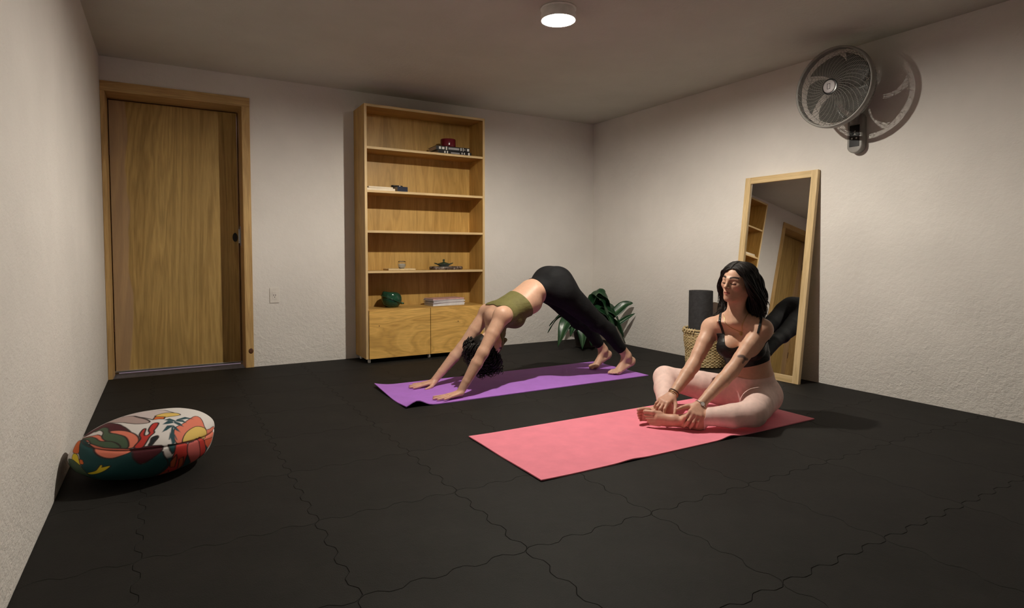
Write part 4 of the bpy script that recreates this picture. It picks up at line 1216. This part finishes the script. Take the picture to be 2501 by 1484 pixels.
def head(F, c, fwd, up, sc=1.0, k=.012, closed=True):
    f = nrm3(fwd); u = nrm3(np.asarray(up) - f * (np.asarray(up) @ f)); l = np.cross(u, f)
    R = (l, f, u)
    W = lambda x, y, z: c + (l * x + f * y + u * z) * sc
    e = lambda p, r, kk=k, sub=False: F.ell(W(*p), np.array(r) * sc, R, kk, sub)
    r_ = lambda a, b, ra, rb, kk=k, sub=False: F.rc(W(*a), W(*b), ra * sc, rb * sc, kk, None, 'head', sub)
    e((0, -.012, .030), (.073, .094, .078), .02)
    e((0, .026, -.020), (.061, .064, .086), .03)
    for q in (1, -1):
        r_((q * .050, .000, -.055), (q * .016, .066, -.098), .020, .015, .025)
        e((q * .042, .054, -.022), (.020, .020, .018), .022)
        r_((q * .010, .088, .014), (q * .046, .066, .014), .0085, .007, .014)
    e((0, .074, -.100), (.017, .014, .014), .016)
    e((0, .078, -.066), (.026, .016, .022), .020)
    for q in (1, -1):
        e((q * .030, .099, -.008), (.0175, .014, .0115), .012, True)
        e((q * .0305, .0735, -.008), (.0150, .0145, .0118), .003)
    r_((0, .088, .010), (0, .106, -.030), .0078, .0092, .010)
    e((0, .1085, -.034), (.0098, .0098, .0085), .006)
    for q in (1, -1): e((q * .0115, .0965, -.037), (.0072, .0095, .0062), .005)
    for q in (1, -1):
        r_((0, .0945, -.0605), (q * .019, .083, -.0650), .0046, .0026, .004)
        r_((0, .0935, -.0725), (q * .017, .083, -.0675), .0056, .0028, .004)
    r_((-.016, .0925, -.0662), (.016, .0925, -.0662), .0016, .0016, .002, True)
    for q in (1, -1):
        F.ell(W(q * .074, -.008, -.012), np.array((.0065, .017, .029)) * sc, (nrm3(l + f * q * -.35), nrm3(f + l * q * .35), u), .006)
        e((q * .0785, -.004, -.008), (.004, .008, .014), .004, True)
    return lambda P: np.stack([((P - c) @ l), ((P - c) @ f), ((P - c) @ u)], 1) / sc

def skin_mat(name):
    t = NT(name); a = t.n('ShaderNodeAttribute'); a.attribute_name = 'tint'
    n = t.noise(t.coord(), 60, 4, .6)
    c = t.mix(a.outputs['Color'], t.ramp(n, [(.3, (.88, .85, .84)), (.7, (1.06, 1.03, 1.02))]), .6, 'MULTIPLY')
    t.color(c); t.set(Roughness=.48)
    t.b.inputs['Subsurface Weight'].default_value = .12
    t.b.inputs['Subsurface Radius'].default_value = (.012, .005, .003)
    t.b.inputs['Subsurface Scale'].default_value = .6
    t.b.inputs['Specular IOR Level'].default_value = .4
    t.bump(t.noise(t.coord(), 420, 2), .08, .001)
    return t.m
def fabric(name, c, rough=.7, wr=.25, sheen=0.0, wscale=24):
    t = NT(name); co = t.coord()
    n = t.noise(co, 40, 3)
    t.color(t.ramp(n, [(.3, tuple(x * .92 for x in c)), (.7, tuple(min(1, x * 1.06) for x in c))])); t.set(Roughness=rough)
    t.b.inputs['Specular IOR Level'].default_value = .3
    if sheen: t.b.inputs['Sheen Weight'].default_value = sheen
    h = t.math('ADD', t.math('MULTIPLY', t.noise(t.coord((1, 1, 2.5)), wscale, 3, .5, .8), 1.0), t.math('MULTIPLY', t.noise(co, 600, 2), .06))
    t.bump(h, wr, .012)
    return t.m
M_skin = skin_mat('skin')
def hair_mat(name, c):
    t = NT(name); n = t.noise(t.coord((1, 1, .3)), 160, 2)
    t.color(t.ramp(n, [(.3, tuple(x * .6 for x in c)), (.7, tuple(x * 1.5 for x in c))])); t.set(Roughness=.45)
    t.b.inputs['Specular IOR Level'].default_value = .35
    t.bump(t.noise(t.coord((1, 1, .25)), 380, 2), .4, .002)
    return t.m
M_hairB = hair_mat('dark_hair', (.009, .0065, .0055))

def lock_tubes(paths, radii, seg=5):
    m = MB()
    for P, r in zip(paths, radii): m.tube(P, r, seg)
    return m

# ================================================================== woman bending on the purple mat
H_ = .0032
FA = Fig((-2.52, -1.80, -.01), (-.80, -1.16, .83), H_)
lw, rw = V3(-2.283, -1.667, .044), V3(-2.298, -1.302, .044)
le, re = V3(-2.142, -1.674, .262), V3(-2.108, -1.312, .242)
ls, rs = V3(-1.985, -1.636, .478), V3(-1.935, -1.345, .470)
ax_t = (0, 1, 0)
chest, rib, waist, pelv = V3(-1.905, -1.49, .475), V3(-1.785, -1.49, .535), V3(-1.675, -1.49, .616), V3(-1.535, -1.49, .640)
lh, rh = V3(-1.478, -1.575, .605), V3(-1.462, -1.405, .612)
lk, rk = V3(-1.198, -1.592, .385), V3(-1.193, -1.372, .378)
la, ra = V3(-.935, -1.603, .138), V3(-.945, -1.352, .145)
# torso
FA.chain([V3(-1.955, -1.49, .455), chest, rib + V3(0, 0, -.008), waist, pelv], [.060, .084, .090, .076, .088], .03, (ax_t, 1.48))
FA.ell(V3(-1.705, -1.49, .530), (.085, .105, .070), None, .05)                     # belly
FA.ell(V3(-1.835, -1.540, .432), (.062, .056, .050), None, .035)                 # bust
FA.ell(V3(-1.835, -1.440, .432), (.062, .056, .050), None, .035)
FA.ell(V3(-1.500, -1.49, .672), (.100, .100, .102), ((.8, 0, -.6), (0, 1, 0), (.6, 0, .8)), .05)
for s_, hp in ((-1, lh), (1, rh)):
    FA.ell(V3(-1.505, -1.49 + s_ * .072, .672), (.100, .082, .098), ((.8, 0, -.6), (0, 1, 0), (.6, 0, .8)), .05)   # glutes
    FA.rc(pelv, hp, .085, .092, .05)
FA.chain([lh, lh * .5 + lk * .5, lk], [.094, .076, .056], .03, None, 'leg')
FA.chain([rh, rh * .5 + rk * .5, rk], [.094, .076, .056], .03, None, 'leg')
for kn, an in ((lk, la), (rk, ra)):
    calf = kn * .68 + an * .32 + V3(.014, 0, .014)
    FA.chain([kn, calf, kn * .3 + an * .7, an], [.054, .053, .038, .031], .025, None, 'leg')
    FA.ell(kn + V3(-.014, 0, -.016), (.034, .034, .034), None, .03)
# shoulders and arms
for sh, el, wr_ in ((ls, le, lw), (rs, re, rw)):
    FA.rc(V3(-1.925, -1.49 + (sh[1] + 1.49) * .55, .487), sh, .050, .050, .035)
    FA.ell(sh, (.052, .048, .052), None, .03)
    FA.chain([sh, sh * .5 + el * .5, el], [.048, .043, .034], .02, None, 'arm')
    FA.chain([el, el * .72 + wr_ * .28, el * .25 + wr_ * .75, wr_], [.034, .037, .027, .0235], .02, None, 'arm')
# neck and head (crown towards the floor, face towards the feet)
hc = V3(-1.998, -1.487, .296)
hu = nrm3(V3(-.22, .02, -.97)); hf = nrm3(V3(.93, -.22, -.22))
FA.chain([V3(-1.935, -1.49, .460), V3(-1.968, -1.487, .385)], [.060, .052], .04)
for q in (1, -1): FA.rc(V3(-1.945, -1.49 + q * .02, .430), V3(-1.925, -1.49 + q * .10, .475), .040, .045, .04)
hlocA = head(FA, hc, hf, hu, .97)
# hands flat on the mat
fl4 = [(.10, -.10, -.02)] * 4
hand(FA, lw + V3(0, 0, -.010), V3(-1, -.03, -.13), V3(-.15, 0, 1), V3(0, 1, 0), [(-.01, -.04, -.03)] * 4, [(.55, .8, -.22), (.8, .55, -.05), (.9, .4, -.02)], .98, .34)
hand(FA, rw + V3(0, 0, -.010), V3(-1, .10, -.13), V3(-.15, 0, 1), V3(0, -1, 0), [(-.01, -.04, -.03)] * 4, [(.55, .8, -.22), (.8, .55, -.05), (.9, .4, -.02)], .98, .34)
# feet: heels lifted
for an, to, hl, sgn in ((la, V3(-1.076, -1.601, .014), V3(-.884, -1.597, .082), 1), (ra, V3(-1.082, -1.355, .014), V3(-.896, -1.347, .094), -1)):
    bl = to * .74 + hl * .26; bl[2] = .022
    foot(FA, an * .90 + hl * .10 + V3(-.012, 0, -.004), hl, bl, to, V3(-.35, 0, 1), V3(0, sgn, 0), .95)
VA, QA = FA.mesh(2)
zmin = .0058
VA[:, 2] = np.maximum(VA[:, 2], zmin)
TA = np.concatenate([QA[:, [0, 1, 2]], QA[:, [0, 2, 3]]])
NA_ = vnormals(VA, QA)
bodyA = (VA, NA_, TA)
SK = V3(.63, .38, .265)
colA = np.tile(SK, (len(VA), 1))
hl_ = hlocA(VA)
def face_paint(col, h, mask, lip=(.42, .12, .09), brow=(.018, .010, .007)):
    x, y, z = h[:, 0], h[:, 1], h[:, 2]; ax_ = np.abs(x)
    fr = mask & (y > .045)
    def put(w, c):
        w = np.clip(w, 0, 1)[:, None]; col[:] = col * (1 - w) + np.array(c) * w
    put(np.where(fr, .35 * np.exp(-((ax_ - .042) / .018) ** 2 - ((z + .032) / .018) ** 2), 0), (.62, .22, .15))
    u = ax_ / .021; lipz = (z + .0668) / (.0105 * (1 - .55 * np.clip(u, 0, 1) ** 2))
    put(np.where(fr & (u < 1) & (y > .078), 1.2 - np.abs(lipz) ** 3, 0) * .85, lip)
    put(np.where(fr & (y > .08), 1.5 * np.exp(-((z + .0662) / .0014) ** 2) * (u < .95), 0), (.10, .03, .025))
    bz = .019 + .006 * np.sin(np.clip((ax_ - .012) / .038, 0, 1) * 2.4)
    put(np.where(fr & (ax_ > .011) & (ax_ < .054), np.clip(1.9 - (np.abs(z - bz) / .0046) ** 2, 0, 1), 0), brow)
    lz = -.0145 + .0035 * ((ax_ - .030) / .016) ** 2
    put(np.where(fr & (np.abs(ax_ - .0305) < .0175) & (y > .06), np.clip(1.7 - (np.abs(z - lz) / .0026) ** 2, 0, 1), 0), (.012, .008, .007))
    put(np.where(fr & (np.abs(ax_ - .0305) < .018), .35 * np.exp(-((z + .002) / .006) ** 2), 0), (.30, .14, .10))
    put(np.where(fr & (np.abs(ax_ - .008) < .004) & (z < -.038) & (z > -.046), .8, 0), (.12, .04, .03))
maskA = (np.linalg.norm(VA - hc, axis=1) < .15) & (FA.dist('arm', VA) > .01)
face_paint(colA, hl_, maskA)
hands_w = np.clip(1 - FA.dist('hand', VA) / .02, 0, 1)[:, None] * .35
colA = colA * (1 - hands_w) + V3(.62, .31, .23) * hands_w
LA_ = (-1.55, -1.49, 0)
pA = thing('person', 'woman in olive crop top and black leggings bending with hands and feet on purple mat', 'person', LA_)
np_mesh('body', VA, QA, M_skin, pA, LA_, colA)
# leggings
tdir = nrm3(pelv - rib)
wn = nrm3(V3(.80, 0, .30))
fw_ = (VA - V3(-1.648, -1.49, .640)) @ wn
sd = nrm3(la - lk)
fank = np.where(VA[:, 1] < -1.48, (V3(-.980, -1.60, .185) - VA) @ sd, (V3(-.985, -1.35, .188) - VA) @ sd)
fleg = np.where(VA[:, 0] > -1.35, fank, 9.0)
M_blk = fabric('black_jersey', (.0065, .0065, .0075), .8, .16)
M_blk.node_tree.nodes['Principled BSDF'].inputs['Specular IOR Level'].default_value = .18
cloth('leggings', bodyA, np.minimum(fw_, fleg), .0035, M_blk, pA, LA_, 3)
# crop top
lowp = (V3(-1.772, -1.49, .545) - VA) @ nrm3(V3(.82, 0, .52))
upp = (VA - V3(-1.962, -1.49, .480)) @ nrm3(V3(.93, 0, .10))
arm_d = np.minimum(np.linalg.norm(VA - ls, axis=1) - .073, np.linalg.norm(VA - rs, axis=1) - .073)
arm_d = np.minimum(arm_d, FA.dist('arm', VA) - .012)
M_olive_c = fabric('olive_jersey', (.150, .135, .045), .75, .4, wscale=18)
cloth('crop_top', bodyA, np.minimum(np.minimum(lowp, upp), arm_d), .005, M_olive_c, pA, LA_, 4)
# curly hair hanging from the head
fh = (.050 - hl_[:, 1]) + 1.2 * (hl_[:, 2] - .055)
fh = np.where(maskA, fh, -1)
fh = np.where((np.abs(hl_[:, 0]) > .069) & (hl_[:, 2] < .02) & (hl_[:, 1] > -.03), -1, fh)
hairA = cloth('hair', bodyA, fh, .006, M_hairB, pA, LA_, 2)
paths, rads = [], []
rs_ = random.Random(3)
lA = np.cross(hu, hf)
for k in range(520):
    # root on the scalp
    th_ = rs_.uniform(0, 2 * math.pi); ph = rs_.uniform(-.25, 1.0)
    dl = V3(math.cos(th_) * math.cos(ph * 1.45), math.sin(th_) * math.cos(ph * 1.45), math.sin(ph * 1.45))
    loc = dl * V3(.079, .100, .088) + V3(0, -.012, .036)
    if (.050 - loc[1]) + 1.2 * (loc[2] - .055) < 0.005: continue
    p0 = hc + (lA * loc[0] + hf * loc[1] + hu * loc[2]) * .97
    out = nrm3(lA * dl[0] + hf * dl[1] + hu * dl[2])
    ln = rs_.uniform(.02, .075); amp = rs_.uniform(.008, .016); tw = rs_.uniform(3.0, 5.0) * 2 * math.pi; p_ = rs_.uniform(0, 6.28)
    pts = []; rr_ = []; rs_out = rs_.uniform(.02, .06)
    for i in range(26):
        u = i / 25
        base = p0 + out * (rs_out * (1 - (1 - u) ** 2)) + V3(0, 0, -1) * ln * u ** 1.2
        e1 = nrm3(np.cross(out, V3(.3, .9, .1))); e2 = nrm3(np.cross(V3(0, 0, -1), e1))
        q = base + (e1 * math.cos(tw * u + p_) + e2 * math.sin(tw * u + p_)) * amp * min(1, u * 4)
        q[2] = max(q[2], .055)
        pts.append(tuple(q - np.array(LA_))); rr_.append(.0036 * (1 - u) ** .5 + .0010)
    paths.append(pts); rads.append(rr_)
tag(lock_tubes(paths, rads, 4).build('curls', M_hairB, hairA, smooth=True), kind='stuff')

# ================================================================== woman seated on the coral mat
FB = Fig((-1.90, -3.12, -.01), (-.86, -2.32, .85), .003)
Fd = nrm3(V3(-.82, -.57, 0)); Ld = nrm3(V3(.57, -.82, 0)); Zd = V3(0, 0, 1)
pelv, waist, rib, chest, neckb = V3(-1.050, -2.742, .105), V3(-1.076, -2.756, .235), V3(-1.111, -2.760, .321), V3(-1.150, -2.757, .415), V3(-1.196, -2.752, .520)
ls, rs = V3(-1.142, -2.874, .478), V3(-1.226, -2.620, .464)
le, re = V3(-1.328, -2.839, .272), V3(-1.389, -2.641, .272)
lw, rw = V3(-1.532, -2.821, .120), V3(-1.560, -2.664, .139)
lh, rh = V3(-1.070, -2.818, .092), V3(-1.075, -2.672, .096)
lk, rk = V3(-1.345, -2.985, .094), V3(-1.388, -2.438, .172)
la, ra = V3(-1.575, -2.822, .061), V3(-1.579, -2.633, .073)
FB.chain([pelv, waist, rib, chest, V3(-1.180, -2.750, .462)], [.092, .074, .078, .082, .054], .03, (Ld, 1.46))
FB.ell(pelv - Fd * .02 + Zd * .01, (.115, .136, .092), (Fd, Ld, Zd), .05)
for q, hp in ((1, lh), (-1, rh)):
    FB.ell(pelv - Fd * .042 + Ld * q * .066 + Zd * -.020, (.098, .082, .082), (Fd, Ld, Zd), .05)
    bc_ = chest + Fd * .066 + Ld * q * .062 + Zd * -.040
    FB.ell(bc_, (.052, .056, .056), (Fd, Ld, Zd), .030)
FB.ell(waist + Fd * .03 + Zd * -.03, (.062, .10, .07), (Fd, Ld, Zd), .05)
FB.chain([lh, lh * .5 + lk * .5 + Zd * .004, lk], [.086, .078, .060], .035, None, 'leg')
FB.chain([rh, rh * .5 + rk * .5, rk], [.088, .076, .057], .035, None, 'leg')
for kn, an, dv in ((lk, la, Ld * .012), (rk, ra, -Ld * .012)):
    calf = kn * .66 + an * .34 + Zd * -.006
    FB.chain([kn, calf, kn * .3 + an * .7, an], [.057, .056, .041, .033], .025, None, 'leg')
# shoulders, neck
for sh in (ls, rs):
    FB.rc(neckb * .5 + sh * .5 + Zd * .006, sh + Zd * -.004, .036, .046, .045)
    FB.rc(neckb + Zd * .012, sh * .75 + neckb * .25 + Zd * .002, .036, .036, .05)
    FB.ell(sh, (.048, .046, .046), None, .03)
for sh, el, wr_ in ((ls, le, lw), (rs, re, rw)):
    FB.chain([sh, sh * .6 + el * .4, sh * .3 + el * .7, el], [.045, .043, .037, .033], .022, None, 'arm')
    FB.chain([el, el * .72 + wr_ * .28, el * .3 + wr_ * .7, wr_], [.033, .036, .027, .0230], .022, None, 'arm')
# collar bones
for q in (1, -1):
    FB.rc(neckb + Fd * .052 + Ld * q * .014 + Zd * -.022, neckb + Fd * .036 + Ld * q * .085 + Zd * -.012, .006, .004, .030)
hcB = V3(-1.206, -2.770, .720)
hfB = nrm3(V3(-.990, -.060, .050)); huB = nrm3(V3(.12, -.07, .98))
FB.chain([neckb + Zd * -.01, hcB - huB * .075 - hfB * .020], [.046, .041], .030)
for q in (1, -1):     # neck tendons
    FB.rc(neckb + Fd * .052 + Ld * q * .012 + Zd * -.010, hcB - huB * .050 + np.cross(huB, hfB) * q * .046 - hfB * .012, .009, .012, .030)
hlocB = head(FB, hcB, hfB, huB, .905)
hand(FB, lw, V3(-1.612, -2.858, .082) - lw, V3(-.50, -.72, .50), V3(-.60, .55, -.1), [(.55, .75, .45), (.6, .8, .45), (.6, .8, .45), (.55, .75, .4)], [(.5, .8, -.3), (.75, .6, -.15), (.85, .45, -.1)], .96, .16)
hand(FB, rw, V3(-1.668, -2.682, .112) - rw, V3(-.35, -.25, .9), V3(.1, -.9, -.2), [(.45, .65, .4), (.5, .7, .4), (.5, .7, .4), (.5, .7, .4)], [(.55, .75, -.35), (.8, .5, -.3), (.8, .35, -.4)], .96, .16)
# feet held sole to sole, big toes up
foot(FB, la, la + V3(.028, -.010, -.030), V3(-1.712, -2.716, .052), V3(-1.760, -2.672, .056), V3(-.55, -.72, .25), Zd, .93)
foot(FB, ra, ra + V3(.022, -.006, -.030), V3(-1.712, -2.634, .052), V3(-1.764, -2.626, .056), V3(-.20, .95, .25), Zd, .93)
VB, QB = FB.mesh(2)
VB[:, 2] = np.maximum(VB[:, 2], zmin)
TB = np.concatenate([QB[:, [0, 1, 2]], QB[:, [0, 2, 3]]])
NB_ = vnormals(VB, QB)
bodyB = (VB, NB_, TB)
colB = np.tile(SK * V3(.98, .98, .98), (len(VB), 1))
hlB = hlocB(VB)
maskB = np.linalg.norm(VB - (hcB - huB * .0), axis=1) < .145
face_paint(colB, hlB, maskB)
hw = np.clip(1 - np.minimum(FB.dist('hand', VB), FB.dist('foot', VB)) / .02, 0, 1)[:, None] * .4
colB = colB * (1 - hw) + V3(.62, .30, .23) * hw
ink = V3(.10, .075, .075)
def stroke(col, V, pts, w, c, a=.8):
    d = np.full(len(V), 9.0)
    for i in range(len(pts) - 1):
        d = np.minimum(d, rcd(V[:, 0], V[:, 1], V[:, 2], np.array(pts[i], float), np.array(pts[i + 1], float), w, w, None))
    m = (np.clip(-d / .0015 + .5, 0, 1) * a)[:, None]
    col[:] = col * (1 - m) + c * m
aB = nrm3(le - ls); cam_dir = nrm3(V3(-.62, -.75, .1)); sB = nrm3(np.cross(aB, cam_dir)); oB = nrm3(np.cross(sB, aB))
tc = ls * .30 + le * .70 + oB * .035
stroke(colB, VB, [tc - sB * .030 - aB * .010, tc - sB * .012, tc + sB * .004 - aB * .004, tc + sB * .026 + aB * .010], .0075, ink, .85)
stroke(colB, VB, [tc - sB * .010, tc - sB * .014 + aB * .022], .006, ink, .8)
ts = VB[np.argmin(((VB - V3(-1.192, -2.892, .488)) ** 2).sum(1))]
ring = [ts + sB * .010 * math.cos(a) + aB * .010 * math.sin(a) for a in np.linspace(.8, 5.4, 8)]
stroke(colB, VB, ring, .0028, ink, .7)
LB_ = (-1.20, -2.75, 0)
pB = thing('person', 'woman with long dark hair sitting on coral mat holding her feet', 'person', LB_)
np_mesh('body', VB, QB, M_skin, pB, LB_, colB)
# leggings
fdc = (VB - waist) @ Fd; ldc = (VB - waist) @ Ld
f1 = (.225 - .18 * np.clip(fdc, -.15, .12) + .06 * np.abs(ldc)) - VB[:, 2]
f1 = np.where((np.hypot(fdc, ldc) > .185) & (VB[:, 2] < .30), 1.0, f1)
f1 = np.minimum(f1, FB.dist('arm', VB) - .012); f1 = np.minimum(f1, FB.dist('hand', VB) - .012)
dl_ = np.linalg.norm(VB - la, axis=1); dr_ = np.linalg.norm(VB - ra, axis=1)
fl_ = (la + nrm3(lk - la) * .040 - VB) @ nrm3(la - lk); fr_ = (ra + nrm3(rk - ra) * .040 - VB) @ nrm3(ra - rk)
# distance to each shank's axis decides which hem applies
def seg_d(V, a, b):
    t = np.clip(((V - a) @ (b - a)) / ((b - a) @ (b - a)), 0, 1); return np.linalg.norm(V - a - t[:, None] * (b - a), axis=1)
dL = np.minimum(seg_d(VB, lk, la), seg_d(VB, la, V3(-1.760, -2.672, .056))); dR = np.minimum(seg_d(VB, rk, ra), seg_d(VB, ra, V3(-1.764, -2.626, .056)))
hemf = np.where(dL < dR, fl_, fr_)
f1 = np.where(VB[:, 0] < -1.42, np.minimum(f1, hemf), f1)
M_rose = fabric('rose_jersey', (.80, .575, .52), .6, .16, wscale=9)
lg = cloth('leggings', bodyB, f1, .0035, M_rose, pB, LB_, 3)
fwb = np.minimum(f1, .075 - f1 - 0.0)
# bralette with thin straps
up_ = nrm3(neckb - waist)
hh_ = (VB - waist) @ up_; ld_ = (VB - chest) @ Ld; fd_ = (VB - chest) @ Fd
hb = .066
hc_ = (V3(-1.268, -2.810, .372) - waist) @ up_
front = fd_ > .0
neckl = np.where(front, hc_ + .060 * np.clip(np.abs(ld_) / .095, 0, 1.0) ** 3.0, hc_ - .015)
armx = np.minimum(FB.dist('arm', VB) - .012, np.minimum(np.linalg.norm(VB - ls, axis=1), np.linalg.norm(VB - rs, axis=1)) - .060)
body_f = np.minimum(np.minimum(hh_ - hb - .03 * fd_, neckl - hh_), armx)
stc = .070 + .034 * np.clip((hh_ - hc_) / .13, 0, 1)
strap = np.minimum(.0055 - np.abs(np.abs(ld_ + .002) - stc), hh_ - hc_ + .012)
strap = np.where((FB.dist('arm', VB) < .002) & (fd_ > .075), -1, strap)
bra_f = np.maximum(body_f, strap)
box_f = np.minimum(np.minimum(.135 - np.abs(ld_), .165 - fd_), np.minimum(fd_ + .15, .56 - VB[:, 2]))
bra_f = np.minimum(bra_f, box_f)
bra_f = np.minimum(bra_f, np.where(np.linalg.norm(VB - hcB, axis=1) < .135, -1, 9))
M_blk2 = fabric('black_velvet_jersey', (.009, .009, .010), .45, .35, wscale=20)
bral = cloth('bralette', bodyB, bra_f, .004, M_blk2, pB, LB_, 2)

# hair
fhB = (.046 - hlB[:, 1]) + 1.15 * (hlB[:, 2] - .064)
fhB = np.maximum(fhB, np.where(hlB[:, 2] > -.03, hlB[:, 2] - .088 + .98 * np.abs(hlB[:, 0]), -1))
fhB = np.where(maskB, fhB, -1)
fhB = np.where(hlB[:, 2] < -.075, -1, fhB)
hairB = cloth('hair', bodyB, fhB, .004, M_hairB, pB, LB_, 3)
lB = np.cross(huB, hfB)
HB = lambda x, y, z: hcB + (lB * x + hfB * y + huB * z) * .92
rb = random.Random(11)
paths, rads = [], []
def skull(side, t, y, k=1.0):
    w = math.sqrt(max(.03, 1 - ((y + .012) / .104) ** 2))
    return HB(side * .080 * math.sin(t) * w * k, y, .030 + .086 * math.cos(t) * w * k)
for k in range(360):
    side = 1 if k % 2 else -1
    u0 = rb.random() ** 1.25; depth = rb.random()
    vol = 1.0 if side > 0 else .8
    if k % 3 == 0:                                                # back of the head
        lat = rb.uniform(.0, .085)
        c_ = [HB(side * rb.uniform(0, .03), -.060 - .03 * rb.random(), .088), HB(side * lat * .8, -.110, .040), HB(side * lat, -.116 - .02 * depth, -.020), HB(side * lat * 1.1, -.104 - .02 * depth, -.085),
              HB(side * (lat * 1.15 + .01), -.098 + rb.uniform(-.02, .02), -.150), HB(side * (lat * 1.2 + .01), -.098 + rb.uniform(-.03, .03), -.205 - rb.uniform(0, .05))]
    else:                                                         # swept down from the centre parting
        y0 = .080 - .154 * u0
        sw = rb.uniform(.0, .05)
        kk = 1.02 + .05 * depth
        c_ = [skull(side, .03, y0, 1.0), skull(side, .45, y0 - sw * .25, kk), skull(side, .95, y0 - sw * .6, kk), skull(side, 1.45, y0 * .85 - sw, kk + .02)]
        y1 = y0 * .75 - sw * 1.1; spread = rb.uniform(-.04, .03)
        c_ += [HB(side * (.082 + .036 * depth * vol), y1 * .8 - .022, -.045), HB(side * (.078 + .060 * depth * vol), -.062 + y1 * .3 + spread * .7, -.115),
               HB(side * (.068 + .066 * depth * vol + spread * .3), -.084 + spread, -.185 - rb.uniform(0, .055))]
    if k >= 330:                                                  # tail over the far shoulder
        side = -1; y0 = rb.uniform(-.03, .04)
        c_ = [skull(-1, .05, y0), skull(-1, .7, y0 - .01, 1.05), skull(-1, 1.4, y0 - .02, 1.06), HB(-.085, -.035, -.060), HB(-.080 - .02 * depth, -.045, -.120),
              rs + (neckb - rs) * rb.uniform(.25, .55) + Zd * rb.uniform(.048, .060) - Fd * rb.uniform(.0, .03), rs + V3(-.005, .020, .050) - Fd * rb.uniform(.005, .04) + Zd * rb.uniform(-.01, .006)]
    P = bezier([tuple(q) for q in c_], 30)
    ph = rb.uniform(0, 6.28); fq = rb.uniform(1.6, 2.6); am = rb.uniform(.006, .018)
    for st in range(7):
        oa, ob = rb.uniform(-.0065, .0065), rb.uniform(-.0065, .0065); cut = rb.randint(25, 30); dp = rb.uniform(-.4, .4)
        pts = []; rr_ = []
        for i, p in enumerate(P[:cut]):
            u = i / (cut - 1); a_ = am * max(0, u - .28) * 1.5
            q = np.array(p) + lB * (math.sin(fq * 6.28 * u + ph + dp) * a_ + oa * min(1, u * 3)) + hfB * (math.cos(fq * 6.28 * u + ph + dp) * a_ + ob * min(1, u * 3))
            pts.append(tuple(q - np.array(LB_))); rr_.append((.0025 if u < .75 else .0025 * (1 - u) / .25 + .0004) * (.4 + .6 * min(1, u * 5)))
        paths.append(pts); rads.append(rr_)
tag(lock_tubes(paths, rads, 4).build('locks', M_hairB, hairB, smooth=True), kind='stuff')

# jewellery
M_gold = plain('gold', (.62, .42, .16), .3, 1.0)
M_silverm = plain('silver', (.70, .69, .67), .25, 1.0)
def surf(p, out, off=.002):
    """nearest body point to p, pushed out"""
    i = np.argmin(((VB - p) ** 2).sum(1)); return VB[i] + NB_[i] * off
def chain_on(pts, off=.0022, n=30):
    P = bezier([tuple(p) for p in pts], n); return [tuple(surf(np.array(p), None, off) - np.array(LB_)) for p in P]
nk = MB().tube(chain_on([neckb + Ld * .052 + Fd * .012 + Zd * .022, neckb + Ld * .035 + Fd * .055 + Zd * -.02, chest + Fd * .085 + Ld * -.002 + Zd * .042, neckb - Ld * .040 + Fd * .055 + Zd * -.02, neckb - Ld * .054 + Fd * .012 + Zd * .022]), .0011, 6).build('necklace', M_gold, pB, smooth=True)
pp = surf(chest + Fd * .085 + Zd * .036, None, .004) - np.array(LB_)
m = MB(); m.tube([tuple(pp + Ld * .007 * math.cos(a) + Zd * .009 * math.sin(a)) for a in np.linspace(0, 2 * math.pi, 17)[:-1]], .0018, 6, closed=True)
m.tube([tuple(pp + Zd * .010), tuple(pp + Zd * -.010)], .0016, 6); m.build('pendant', M_gold, nk, smooth=True)
def bangle(name, at, axis, r, w, mat):
    a1 = nrm3(np.cross(axis, V3(.2, .3, .9))); a2 = nrm3(np.cross(axis, a1))
    return MB().tube([tuple(at + (a1 * math.cos(a) + a2 * math.sin(a)) * r - np.array(LB_)) for a in np.linspace(0, 2 * math.pi, 33)[:-1]], w, 6, closed=True).build(name, mat, pB, smooth=True)
ar = nrm3(rw - re)
bangle('bracelet', rw - ar * .010, ar, .0262, .0016, M_gold); bangle('bracelet', rw - ar * .020, ar + V3(.1, 0, .1), .0272, .0018, M_blk2); bangle('bracelet', rw - ar * .001, ar + V3(-.1, .1, 0), .0258, .0012, M_gold)
al = nrm3(lw - le)
wt = bangle('wristwatch', lw - al * .004, al, .0258, .0028, M_silverm)
wo = nrm3(np.cross(nrm3(np.cross(al, cam_dir)), al))
Mw_ = Matrix.Translation(Vector(lw - al * .004 + wo * .0265 - np.array(LB_))) @ Vector(wo).to_track_quat('Z', 'Y').to_matrix().to_4x4()
MB().lathe([(.001, -.002), (.011, -.002), (.0118, 0), (.0105, .0035), (.001, .0035)], 24, M=Mw_).build('watch_case', M_silverm, wt, smooth=True, sharp=.7)
MB().lathe([(.001, .0036), (.0092, .0036), (.0092, .0042), (.001, .0043)], 24, M=Mw_).build('watch_dial', M_white, wt)
er = HB(.082, .000, -.040) - np.array(LB_)
MB().tube([tuple(er + hfB * .007 * math.cos(a) + huB * .010 * math.sin(a) - huB * .010) for a in np.linspace(0, 2 * math.pi, 25)[:-1]], .0012, 6, closed=True).build('earring', M_gold, pB, smooth=True)
